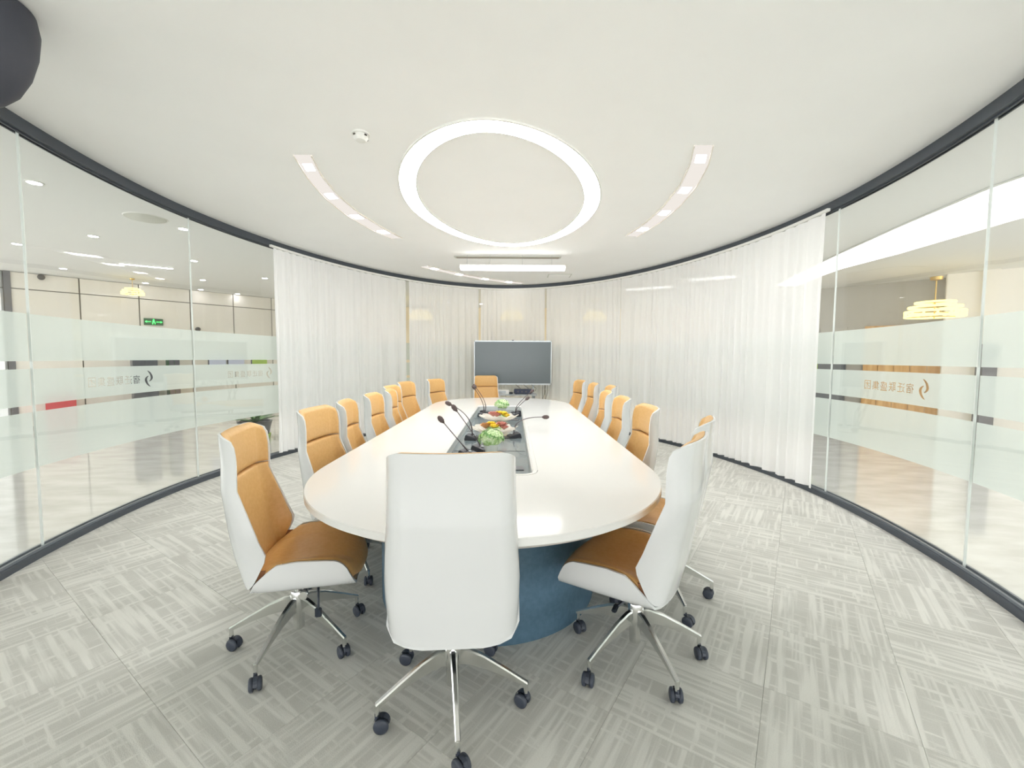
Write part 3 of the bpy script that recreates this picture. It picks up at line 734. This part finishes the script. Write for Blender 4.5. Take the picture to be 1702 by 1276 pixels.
loft('trough_wall', [in_ring(0, TZ-.006), in_ring(-.004, TZ-.06)], M['trough_side'], tb)
V = [(v[0], v[1], TZ-.055) for v in in_ring(-.001, 0)]
mesh_obj('trough_floor', V, [tuple(range(N_))], M['trough'], tb)
def pl_ring(ins, z): return [(*tpt(.655-ins, .69-ins, 1.50, 2*PI*(k+.5)/96), z) for k in range(96)]
loft('pedestal', [pl_ring(.0, .0), pl_ring(0, TZ-.057)], M['base'], tb)
for yy in (-.85, .0, .85): box('lid_joint', (ccx, ccy+yy, TZ-.0535), (hx1-hx0-.03, .004, .002), M['darkdoor'], tb)
for yy in (-1.35, -.3, .75): box('socket_panel', (ccx+.16, ccy+yy, TZ-.052), (.16, .09, .005), M['darkdoor'], tb)
FLZ = TZ-.055

# ------------------------------------------------------------------ office chair
CH = thing('office_chair', 'x', 'chair', (0, 0, 0), 0, 'tan leather and white shell conference chairs')
X0 = .055      # seat and back sit slightly ahead of the base centre
ub_t = [(.38, -.212+X0), (.53, -.252+X0), (.70, -.283+X0), (.83, -.303+X0), (.96, -.300+X0), (1.08, -.310+X0)]
w_t = [(.38, .232), (.60, .238), (.83, .221), (1.08, .214)]
S_t = [(.375, .10), (.383, .17), (.398, .222), (.42, .250), (.47, .288), (.52, .326), (.55, .338), (.70, .302), (.83, .264), (.95, .258), (1.04, .254), (1.070, .244)]
RR = .075
def upath(l, z, inset=0.0):
    """point on the back shell at signed unrolled distance l from its centre line, moved inwards by inset; returns (x, y)"""
    ub, w_ = interp(ub_t, z), interp(w_t, z); s = abs(l); st = w_-RR; sg = 1 if l >= 0 else -1
    bow = -.014*(1-min(s/st, 1)**2)
    if s <= st: p = Vector((ub+bow, s)); n = Vector((1, .0))
    elif s <= st+RR*PI/2:
        a = (s-st)/RR; p = Vector((ub+RR*(1-math.cos(a)), st+RR*math.sin(a))); n = Vector((math.cos(a), -math.sin(a)))
    else:
        e = s-st-RR*PI/2; p = Vector((ub+RR+e, w_)); n = Vector((0, -1))
    p = p+n*inset; return p.x, p.y*sg
def sheet_solid(name, inner, outer, m, parent, sharp=45):
    """closed solid from two equal grids of points"""
    R, Cn = len(inner), len(inner[0]); bm = bmesh.new()
    A = [[bm.verts.new(p) for p in r] for r in inner]; B = [[bm.verts.new(p) for p in r] for r in outer]
    for i in range(R-1):
        for j in range(Cn-1):
            bm.faces.new((A[i][j], A[i][j+1], A[i+1][j+1], A[i+1][j])); bm.faces.new((B[i][j], B[i+1][j], B[i+1][j+1], B[i][j+1]))
    edge = [(0, j) for j in range(Cn)]+[(i, Cn-1) for i in range(1, R)]+[(R-1, j) for j in range(Cn-2, -1, -1)]+[(i, 0) for i in range(R-2, 0, -1)]
    for (a, b), (c, d) in zip(edge, edge[1:]+edge[:1]): bm.faces.new((A[a][b], B[a][b], B[c][d], A[c][d]))
    return obj(name, bm, m, parent, True, sharp=sharp)
def ztop_drop(z, s): 
    f = max(0, min(1, (z-.95)/.11)); return .030*f*max(0, (abs(s)-.68)/.32)**1.6
zr = [.375, .380, .387, .398, .41, .425, .45, .485, .52, .55, .61, .67, .75, .82, .83, .84, .89, .94, .98, 1.01, 1.04, 1.06, 1.071]
cs = [-1+2*k/36 for k in range(37)]
def back_pt(z, s, inset, margin=0.0):
    l = s*(interp(S_t, z)-margin); x, y = upath(l, z, inset); return (x, y, z-ztop_drop(z, s))
sheet_solid('back_shell', [[back_pt(z, s, .0) for s in cs] for z in zr], [[back_pt(z, s, -.011) for s in cs] for z in zr], M['shell'], CH, 40)
def cush_thick(z, s):
    e = (1-abs(s)**8)
    t = .010+.030*e*(1-.45*abs(s)**2)
    return t
def back_cushion(name, z0, z1, n, ed0=.012, ed1=.012):
    zs = [z0+(z1-z0)*k/n for k in range(n+1)]
    cc = [-1+2*k/44 for k in range(45)]
    def t(z, s):
        a, b = (z-z0)/ed0, (z1-z)/ed1; r = 1
        for q in (a, b):
            if q < 1: r *= math.sqrt(max(0, 1-(1-q)**2))*.75+.25
        v = cush_thick(z, s)*r
        for sx in (.52,):
            d = abs(abs(s)-sx)
            if d < .025: v -= .004*(1-d/.025)
        return v
    zs = sorted(set(zs+[z0+ed0*f for f in (.15, .4, .7)]+[z1-ed1*f for f in (.15, .4, .7)]))
    return sheet_solid(name, [[back_pt(z, s, .0015, .006) for s in cc] for z in zs], [[back_pt(z, s, t(z, s), .006) for s in cc] for z in zs], M['leather'], CH, 60)
back_cushion('backrest_cushion', .425, .858, 16, .02, .018)
back_cushion('headrest_cushion', .862, 1.072, 9, .018, .03)
# seat shell
zb_t = [(-.225, .378), (-.10, .376), (.24, .374)]; sw_t = .243; SR = .06
zt_t = [(-.225, .382), (-.20, .396), (-.112, .482), (-.08, .505), (0, .512), (.10, .507), (.16, .500), (.185, .487), (.205, .462), (.225, .42), (.24, .39)]
def sl(u):
    dz = interp(zt_t, u)-interp(zb_t, u)
    full = (sw_t-SR)+SR*math.acos(max(-1, 1-max(dz, .002)/SR))+.0 if dz < SR else (sw_t-SR)+SR*PI/2+dz-SR
    if u < -.185: full = .11+(full-.11)*max(0, (u+.225)/.04)**.7
    if u > .225: full = min(full, .262-.05*((u-.225)/.015)**2)
    return full
def seat_pt(u, s, inset):
    l = abs(s)*sl(u); sg = 1 if s >= 0 else -1; zb = interp(zb_t, u); sw = sw_t-.006*max(0, min(1, (-.10-u)/.12)); st = sw-SR
    if l <= st: p = Vector((l, zb)); n = Vector((0, 1))
    elif l <= st+SR*PI/2:
        a = (l-st)/SR; p = Vector((st+SR*math.sin(a), zb+SR*(1-math.cos(a)))); n = Vector((-math.sin(a), math.cos(a)))
    else: p = Vector((sw, zb+SR+(l-st-SR*PI/2))); n = Vector((-1, 0))
    p = p+n*inset; return (u+X0, p.x*sg, p.y)
us = [-.225, -.218, -.208, -.195, -.17, -.145, -.12, -.10, -.08, -.04, 0, .06, .12, .155, .175, .19, .205, .218, .23, .24]
sheet_solid('seat_shell', [[seat_pt(u, s, 0) for s in cs] for u in us], [[seat_pt(u, s, -.011) for s in cs] for u in us], M['shell'], CH, 40)
cprof = [(-.215, .430), (-.19, .447), (-.14, .462), (-.08, .470), (0, .474), (.06, .476), (.12, .477), (.18, .472), (.22, .458), (.25, .436), (.268, .412), (.270, .395), (.264, .384)]
eprof = [(-.204, .415), (-.19, .430), (-.14, .474), (-.095, .507), (-.04, .519), (.03, .520), (.10, .515), (.155, .506), (.182, .491), (.202, .470), (.216, .448), (.224, .430), (.228, .418)]
vcs = [-1+2*k/40 for k in range(41)]; top, bot = [], []
for (uc, zc), (ue, ze) in zip(cprof, eprof):
    r, rb_ = [], []
    for v in vcs:
        f = abs(v)**3.2; u = uc+(ue-uc)*abs(v)**2.2; z = zc+(ze-zc)*f; rd = 0
        if abs(v) > .9: rd = .010*((abs(v)-.9)/.1)**2
        dseam = abs(abs(v)-.62); z -= .004*max(0, 1-dseam/.04)
        y = v*.231*(.90 if uc < -.2 else .97 if uc < -.18 else 1); r.append((u+X0, y, z-rd))
        zsh = interp(zb_t, u)+.010+(0 if abs(v) < .80 else .045*((abs(v)-.80)/.2)**2); rb_.append((u+X0-(.035 if zc < .45 and uc > 0 else 0), y*.985, min(max(z-.05, zsh), z-.004)))
    top.append(r); bot.append(rb_)
sheet_solid('seat_cushion', top, bot, M['leather'], CH, 60)
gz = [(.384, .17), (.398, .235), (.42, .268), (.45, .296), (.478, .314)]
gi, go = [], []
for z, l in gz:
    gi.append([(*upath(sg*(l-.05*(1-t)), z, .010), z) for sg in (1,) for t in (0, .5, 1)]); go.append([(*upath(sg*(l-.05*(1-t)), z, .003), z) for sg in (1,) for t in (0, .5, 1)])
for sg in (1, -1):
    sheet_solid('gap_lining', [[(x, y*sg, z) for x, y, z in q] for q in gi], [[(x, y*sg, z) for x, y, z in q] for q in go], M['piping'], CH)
# mechanism, levers, gas lift and star base
bm = bmesh.new(); add_box(bm, (-.01, 0, .338), (.20, .13, .05), 0, .01); add_box(bm, (.085, 0, .325), (.06, .10, .04), 0, .008); obj('tilt_mechanism', bm, M['mech'], CH)
bm = bmesh.new(); add_tube(bm, [(.06, -.06, .325), (.06, -.155, .318)], .009, 10); obj('tension_rod', bm, M['mech'], CH, True)
kb = lathe('tension_knob', [(0, 0), (.019, 0), (.021, .004), (.021, .018), (.017, .022), (0, .022)], M['chrome'], CH, 20); kb.location = (.06, -.152, .318); kb.rotation_euler = (PI/2, 0, 0)
bm = bmesh.new(); add_tube(bm, [(.10, -.05, .325), (.115, -.12, .315), (.12, -.15, .275), (.12, -.155, .235)], [.006, .006, .005, .006], 8); add_box(bm, (.12, -.157, .222), (.03, .012, .045), 0, .004); obj('height_lever', bm, M['mech'], CH, True, sharp=40)
bm = bmesh.new(); add_tube(bm, [(.0, .05, .325), (.03, .17, .315)], .006, 8); add_box(bm, (.035, .185, .312), (.022, .06, .012), .1, .004); obj('tilt_lever', bm, M['mech'], CH, True, sharp=40)
lathe('gas_lift', [(0, .32), (.017, .32), (.017, .255), (.027, .252), (.027, .20), (0, .20)], M['chrome'], CH, 20)
lathe('hub', [(0, .262), (.033, .262), (.036, .255), (.036, .19), (.034, .165), (.026, .15), (.026, .075), (.020, .068), (0, .068)], M['chrome'], CH, 24)
BR = .301
def arm_bm():
    bm = bmesh.new(); prof = []
    for f, r, zt, zb, hw in ((0, .025, .232, .160, .013), (.15, .06, .230, .165, .013), (.4, .13, .205, .152, .0115), (.7, .215, .160, .125, .0105), (.93, .29, .118, .095, .010), (1, .308, .108, .088, .010)):
        prof.append([(r, -hw*.6, zt), (r, hw*.6, zt), (r, hw, zt-.006), (r, hw*.75, zb), (r, -hw*.75, zb), (r, -hw, zt-.006)])
    vr = [[bm.verts.new(p) for p in q] for q in prof]
    for a, b in zip(vr, vr[1:]):
        for k in range(6): bm.faces.new((a[k], a[(k+1) % 6], b[(k+1) % 6], b[k]))
    bm.faces.new(vr[0]); bm.faces.new(vr[-1][::-1])
    add_tube(bm, [(.301, 0, .104), (.301, 0, .062)], .0095, 12); return bm
def caster_bm():
    bm = bmesh.new()
    for sgn in (-1, 1):
        m = Matrix.Translation((0, sgn*.0155, .0285)) @ Matrix.Rotation(PI/2, 4, 'X')
        b2 = lathe_bm([(0, -.010), (.020, -.010), (.0265, -.007), (.0285, -.003), (.0285, .003), (.0265, .007), (.020, .010), (0, .010)], 20)
        bmesh.ops.transform(b2, matrix=m, verts=b2.verts); me = bpy.data.meshes.new('t'); b2.to_mesh(me); b2.free(); bm.from_mesh(me); bpy.data.meshes.remove(me)
    for k in range(7):      # hood over the wheels
        a0, a1 = PI*(.05+.12*k), PI*(.05+.12*(k+1))
        V = [bm.verts.new((.031*math.cos(a), y, .0285+.031*math.sin(a))) for a in (a0, a1) for y in (-.008, .008)]
        bm.faces.new((V[0], V[1], V[3], V[2]))
    add_box(bm, (.0, 0, .034), (.036, .012, .036), 0, .003); add_tube(bm, [(-.018, 0, .05), (-.018, 0, .070)], .008, 10)
    return bm
arm_me = cast_me = None
for k in range(5):
    a = k*2*PI/5
    if arm_me is None:
        am = obj('base_arm', arm_bm(), M['chrome'], CH, True, sharp=35); arm_me = am.data
        cs_ = obj('caster', caster_bm(), M['caster'], am, True, sharp=40); cast_me = cs_.data
    else:
        am = bpy.data.objects.new('base_arm', arm_me); COL.objects.link(am); am.parent = CH
        cs_ = bpy.data.objects.new('caster', cast_me); COL.objects.link(cs_); cs_.parent = am
    am.rotation_euler = (0, 0, a)
    yaw = (k*2.1+.6); cs_.location = (.303+.018*math.cos(yaw), .018*math.sin(yaw), 0); cs_.rotation_euler = (0, 0, yaw)

D = math.radians
# x, y, facing (deg), star-base direction (deg, one arm), label
chairs = [
 (-0.236, 1.662, 94, -78.7, 'nearest chair, its white back to the camera at the near table end'),
 (-1.045, 2.02, 14, -96.6, 'tan chair at near left, full seat and base in view beside the glass'),
 (0.588, 1.93, 147, -145, 'tan chair at near right, seen from behind with its white wing arm'),
 (-1.06, 2.758, -3, 20, 'second chair along the left side, behind the near left chair'),
 (-1.052, 3.284, 9, 40, 'third chair along the left side of the table'),
 (-1.061, 3.91, 2, 10, 'fourth chair along the left side, wider gap from the ones beyond'),
 (-1.05, 4.45, 8, 55, 'narrow-looking fifth chair on the left, hiding part of the sixth'),
 (-1.207, 4.993, -5, 30, 'sixth chair on the left, partly hidden by the fifth'),
 (-1.253, 5.803, -13, 5, 'seventh chair on the left, turned to the camera beside the sixth'),
 (-1.001, 6.558, -23, 25, 'chair at the far left curve of the table, apart from the row'),
 (-0.455, 7.86, -78, 15, 'chair at the far head of the table before the television'),
 (0.845, 6.559, -170, 12, 'farthest chair on the right, at the far right curve of the table'),
 (0.901, 5.807, -179, 33, 'chair on the right side next to the farthest one'),
 (1.007, 5.27, 178, 50, 'right side chair pushed back, only its top showing over another'),
 (0.751, 4.371, 176, 10, 'right side chair in front of the pushed-back one'),
 (0.742, 3.701, 178, 22, 'right side chair between the wide nearest one and the hidden pair'),
 (0.743, 3.018, 179, 46, 'widest-showing tan chair at the middle right of the table'),
 (0.88, 2.463, 152, 62, 'chair at right directly behind the near right chair'),
]
for i, (x, y, fa, st, lb_) in enumerate(chairs):
    o = CH if i == 0 else copy_tree(CH)
    if i == 0: src = CH
    o.location = (x, y, 0); o.rotation_euler = (0, 0, D(fa)); o['label'] = lb_
for i, o in enumerate([o for o in bpy.data.objects if o.name.startswith('office_chair')]):
    fa, st = None, None
    for c in chairs:
        if abs(o.location.x-c[0]) < 1e-5 and abs(o.location.y-c[1]) < 1e-5: fa, st = c[2], c[3]
    if i == 0:      # the nearest chair has its seat slid back and a little higher
        for c in children(o):
            if c.name.split('.')[0] in ('back_shell', 'seat_shell', 'backrest_cushion', 'headrest_cushion', 'seat_cushion', 'gap_lining'): c.location = (-.058, -.016, .0); c.scale = (1, .965, 1.022)
    arms = [c for c in bpy.data.objects if c.parent == o and c.name.startswith('base_arm')]
    for k, a in enumerate(arms): a.rotation_euler = (0, 0, D(st-fa)+k*2*PI/5)

# ------------------------------------------------------------------ television on its stand
tv = thing('television', 'large dark flat television on a wheeled stand before the far curtain', 'television', (.013, 8.6, 0))
TW, TH_, TC = 1.565, .892, 1.311
box('back_housing', (0, .03, TC), (TW-.06, .05, TH_-.06), M['black'], tv, 0, .01)
bm = bmesh.new()
for c, s in (((0, 0, TC+TH_/2-.012), (TW, .035, .024)), ((0, 0, TC-TH_/2+.016), (TW, .035, .032)), ((-TW/2+.009, 0, TC), (.018, .035, TH_)), ((TW/2-.009, 0, TC), (.018, .035, TH_))): add_box(bm, c, s)
obj('bezel', bm, M['silver'], tv); box('screen', (0, -.012, TC+.004), (TW-.03, .012, TH_-.052), M['screen'], tv)
box('webcam', (0, -.01, TC+TH_/2+.006), (.04, .03, .014), M['black'], tv)
for x in (-.42, .42):
    tube('post', [(x, .08, .10), (x, .08, 1.3)], .022, M['silver'], tv, 12)
    box('foot', (x, .0, .085), (.05, .62, .035), M['silver'], tv, 0, .006)
    for y in (-.27, .27): 
        b = bmesh.new(); add_tube(b, [(x-.02, y, .034), (x+.02, y, .034)], .034, 16); obj('wheel', b, M['caster'], tv, True, sharp=40)
box('shelf', (0, -.05, .675), (.98, .34, .02), M['silver'], tv, 0, .004)
box('shelf_bracket', (.45, .05, .60), (.02, .06, .14), M['silver'], tv); box('shelf_bracket', (-.45, .05, .60), (.02, .06, .14), M['silver'], tv)
av = thing('media_unit', 'navy blue equipment unit on the shelf under the television', 'equipment', (.22, 8.55, .685))
box('case', (0, 0, .055), (.36, .22, .09), M['avbox'], av, 0, .012)
for x in (-.14, .14): box('rubber_foot', (x, 0, .005), (.03, .16, .01), M['black'], av)
for x in (-.1, -.02, .06): box('socket', (x, -.113, .055), (.04, .006, .03), M['darkpost'], av)
wbx = thing('white_box', 'white equipment box on the shelf under the television, behind the chair', 'box', (-.27, 8.53, .685))
box('case', (0, 0, .045), (.42, .24, .09), M['plastic_white'], wbx, 0, .006); box('front_plate', (0, -.122, .045), (.3, .005, .05), M['silver'], wbx)
pa = thing('power_adapter', 'small black power adapter between the white box and navy unit', 'adapter', (-.02, 8.51, .685))
box('body', (0, 0, .02), (.07, .05, .04), M['black'], pa, 0, .004); tube('lead', [(.03, 0, .02), (.06, .02, .03), (.09, .06, .02)], .004, M['cable'], pa, 6)
cb = thing('hanging_cables', 'thin dark cables hanging below the right side of the television', 'cable', (0, 0, 0))
for k in range(4):
    x = .62+.035*k; sw_ = .03*math.sin(k*2.1)
    tube('cable', [(x, 8.62, .90), (x+sw_, 8.61, .72), (x-.03*k+sw_*1.5, 8.59, .4), (x-.05*k, 8.58, .012), (x-.2, 8.55, .008)], .0045, M['cable'], cb, 6)
for k in range(3):
    x = .05+.16*k; tube('cable', [(x, 8.62, .90), (x+.05, 8.55, .85), (x+.12, 8.55, .80), (x+.10, 8.56, .745)], .004, M['cable'], cb, 6)

# ------------------------------------------------------------------ microphones on the table
def mic(label, b, yaw, mid, head, first=[0]):
    b = Vector((b[0], b[1], FLZ)); t = thing('gooseneck_microphone', label, 'microphone', b, 0, 'gooseneck microphones in the table trough')
    bm = bmesh.new(); q = [(-.06, -.055, 0), (.06, -.055, 0), (.06, .055, 0), (-.06, .055, 0), (-.055, -.05, .018), (.055, -.05, .018), (.05, .045, .045), (-.05, .045, .045)]
    vv = [bm.verts.new(p) for p in q]
    for f in ((0, 1, 2, 3), (4, 5, 6, 7), (0, 1, 5, 4), (1, 2, 6, 5), (2, 3, 7, 6), (3, 0, 4, 7)): bm.faces.new([vv[i] for i in f])
    bmesh.ops.bevel(bm, geom=list(bm.edges), offset=.004, segments=2, affect='EDGES')
    o = obj('base', bm, M['mic'], t); o.rotation_euler = (0, 0, yaw)
    bt = lathe('button', [(0, 0), (.010, 0), (.010, .006), (0, .007)], M['silver'], o, 12); bt.location = (.0, -.02, .030)
    s0 = Vector((0, 0, .036)); h = Vector(head)-b; m_ = Vector(mid)-b
    pts = []
    for k in range(13):
        f = k/12; pts.append(s0*(1-f)**2+m_*2*f*(1-f)+h*f*f)
    tube('gooseneck', pts, [.0055]*5+[.0038]*8, M['mic_stem'], t, 8)
    d = (pts[-1]-pts[-2]).normalized(); hd = bmesh.new(); add_tube(hd, [h-d*.012, h, h+d*.006, h+d*.030, h+d*.046, h+d*.052], [.006, .012, .017, .0185, .012, .002], 14)
    obj('windscreen', hd, M['foam'], t, True)
    return t
mic('microphone with the largest head, nearest on the left behind the front chair', (-0.312, 2.976), 1.2, (-0.333, 2.955, 0.774), (-0.481, 2.936, 0.957))
mic('microphone second from the front on the left, head just right of another', (-0.237, 3.147), 1.2, (-0.252, 3.147, 0.795), (-0.416, 3.147, 1.012))
mic('left microphone with a bent neck, its head the upper of the touching two', (-0.338, 3.581), 1.4, (-0.323, 3.581, 0.916), (-0.515, 3.551, 1.009))
mic('right microphone leaning far out over the white table top', (0.020, 3.682), -1.3, (0.010, 3.682, 0.895), (0.276, 3.692, 0.889))
mic('far right microphone, its head low over the white table', (0.046, 5.063), -1.3, (0.030, 5.044, 0.795), (0.170, 5.044, 0.911))
mic('far right microphone with the taller neck beneath the television', (0.050, 5.265), -1.2, (0.030, 5.246, 0.815), (0.232, 5.246, 0.982))
mic('far left microphone with its dark head against the head chair', (-0.342, 5.024), 1.3, (-0.303, 5.024, 0.845), (-0.440, 5.003, 1.037))
mic('far left microphone standing behind the first, head close beside it', (-0.333, 5.265), 1.2, (-0.293, 5.246, 0.845), (-0.449, 5.246, 1.039))

# ------------------------------------------------------------------ flowers
def blob_bm(r, sub=2, squash=1, jit=.1, seed=0):
    rn = random.Random(seed); bm = bmesh.new(); bmesh.ops.create_icosphere(bm, subdivisions=sub, radius=r)
    for v in bm.verts: v.co *= 1+rn.uniform(-jit, jit); v.co.z *= squash
    return bm
def green_pot(label, x, y, r, n, seed):
    t = thing('flower_pot', label, 'plant', (x, y, FLZ), 0, 'small pots of pale green flowers')
    lathe('pot', [(0, 0), (.038, 0), (.052, .075), (.055, .08), (.049, .08), (.046, .07), (0, .07)], M['pot'], t, 24)
    rn = random.Random(seed)
    for k in range(n):       # florets of four petals on a dome
        u = (k+.5)/n; ph = k*2.399; ct_ = 1-1.25*u; st_ = math.sqrt(max(0, 1-ct_*ct_)); rr = r*rn.uniform(.9, 1.06)
        d = Vector((st_*math.cos(ph), st_*math.sin(ph), ct_)); c = Vector((0, 0, .118))+Vector((d.x*rr, d.y*rr, d.z*rr*.72))
        a = d.orthogonal().normalized(); b = d.cross(a); V = [tuple(c)]; Fc = []
        for q in range(4):
            an = q*PI/2+rn.uniform(0, .6); e = a*math.cos(an)+b*math.sin(an); g_ = d.cross(e); s_ = .019
            i0 = len(V); V += [tuple(c+e*s_*.5+g_*s_*.4+d*.004), tuple(c+e*s_+d*.001), tuple(c+e*s_*.5-g_*s_*.4+d*.004)]; Fc.append((0, i0, i0+1, i0+2))
        mesh_obj('floret', V, Fc, M['leaf_pale'] if k % 4 else M['leaf'], t)
    obj('foliage', blob_bm(r*.8, 2, .75, .12, seed), M['leaf_pale'], t, True, (0, 0, .112))
    return t
green_pot('round pale green flower ball in a white pot, nearest in the trough', -.146, 3.00, .088, 90, 1)
green_pot('pale green flower ball in a pot at the far end of the trough', -.122, 5.22, .088, 80, 2)
def flower_dish(label, x, y, spec, seed):
    t = thing('flower_dish', label, 'dish', (x, y, FLZ), 0, 'crystal dishes of artificial flowers')
    V, Fc = [], []; nr, ns = 6, 40
    for i in range(nr):
        f = i/(nr-1); 
        for k in range(ns):
            a = 2*PI*k/ns; wv = (1+.10*math.sin(a*8)*f); r = (.035+.135*f)*wv; V.append((r*math.cos(a)*1.15, r*math.sin(a)*.8, .03+.055*f**1.6+.012*f*math.sin(a*8+1)))
    for i in range(nr-1):
        for k in range(ns): Fc.append((i*ns+k, i*ns+(k+1) % ns, (i+1)*ns+(k+1) % ns, (i+1)*ns+k))
    Fc.append(tuple(range(ns))[::-1])
    o = mesh_obj('dish', V, Fc, M['crystal_dish'], t, True); md = o.modifiers.new('thick', 'SOLIDIFY'); md.thickness = .005
    lathe('foot', [(0, 0), (.05, 0), (.05, .006), (.02, .014), (.03, .034), (0, .034)], M['crystal_dish'], t, 20)
    for q, (dx, dy, dz, r, mn) in enumerate(spec):
        fl = obj('flower', blob_bm(r*.5, 1, .9, .1, seed+q), M[mn], t, True, (dx, dy, .075+dz))
        Vp, Fp = [], []; rn = random.Random(seed*9+q)
        for ring, (cnt, rr, tilt) in enumerate(((5, .55, 1.2), (7, .8, .75), (8, 1.0, .35))):
            for k in range(cnt):
                a = 2*PI*k/cnt+ring*.5; e = Vector((math.cos(a), math.sin(a), 0)); g_ = Vector((-e.y, e.x, 0)); upv = Vector((0, 0, 1)); R_0 = r*rr
                b0 = e*R_0*.35-upv*.2*r; m0 = e*R_0*(.55+.4*math.cos(tilt))+upv*R_0*math.sin(tilt)*.5; t0 = e*R_0*(.55+.55*math.cos(tilt))+upv*R_0*math.sin(tilt)*1.0
                i0 = len(Vp); Vp += [tuple(b0-g_*r*.15), tuple(b0+g_*r*.15), tuple(m0+g_*r*.42), tuple(t0+g_*r*.2), tuple(t0-g_*r*.2), tuple(m0-g_*r*.42)]; Fp.append((i0, i0+1, i0+2, i0+3, i0+4, i0+5))
        mesh_obj('petals', Vp, Fp, M[mn], fl)
    return t
M['crystal_dish'] = film_like('crystal_rim', (245, 240, 230), .45, .4)
flower_dish('crystal dish with brown, yellow and rose flowers, nearer the camera', -.152, 3.69, [(-.075, .0, .02, .052, 'brownrose'), (-.03, .03, .035, .04, 'yellow'), (.0, -.03, .02, .045, 'yellow'), (.06, .01, .03, .05, 'rose'), (.085, -.02, .012, .038, 'rose'), (-.03, -.045, .0, .034, 'leaf_pale'), (.03, -.055, .0, .034, 'leaf_pale')], 3)
flower_dish('crystal dish with rose and yellow flowers, farther from the camera', -.136, 4.45, [(-.06, .0, .025, .052, 'rose'), (-.02, -.035, .02, .045, 'rose'), (.045, .0, .03, .048, 'yellow'), (.0, .04, .03, .045, 'yellow'), (.08, -.02, .012, .038, 'yellow'), (.03, -.05, .0, .034, 'leaf_pale')], 5)
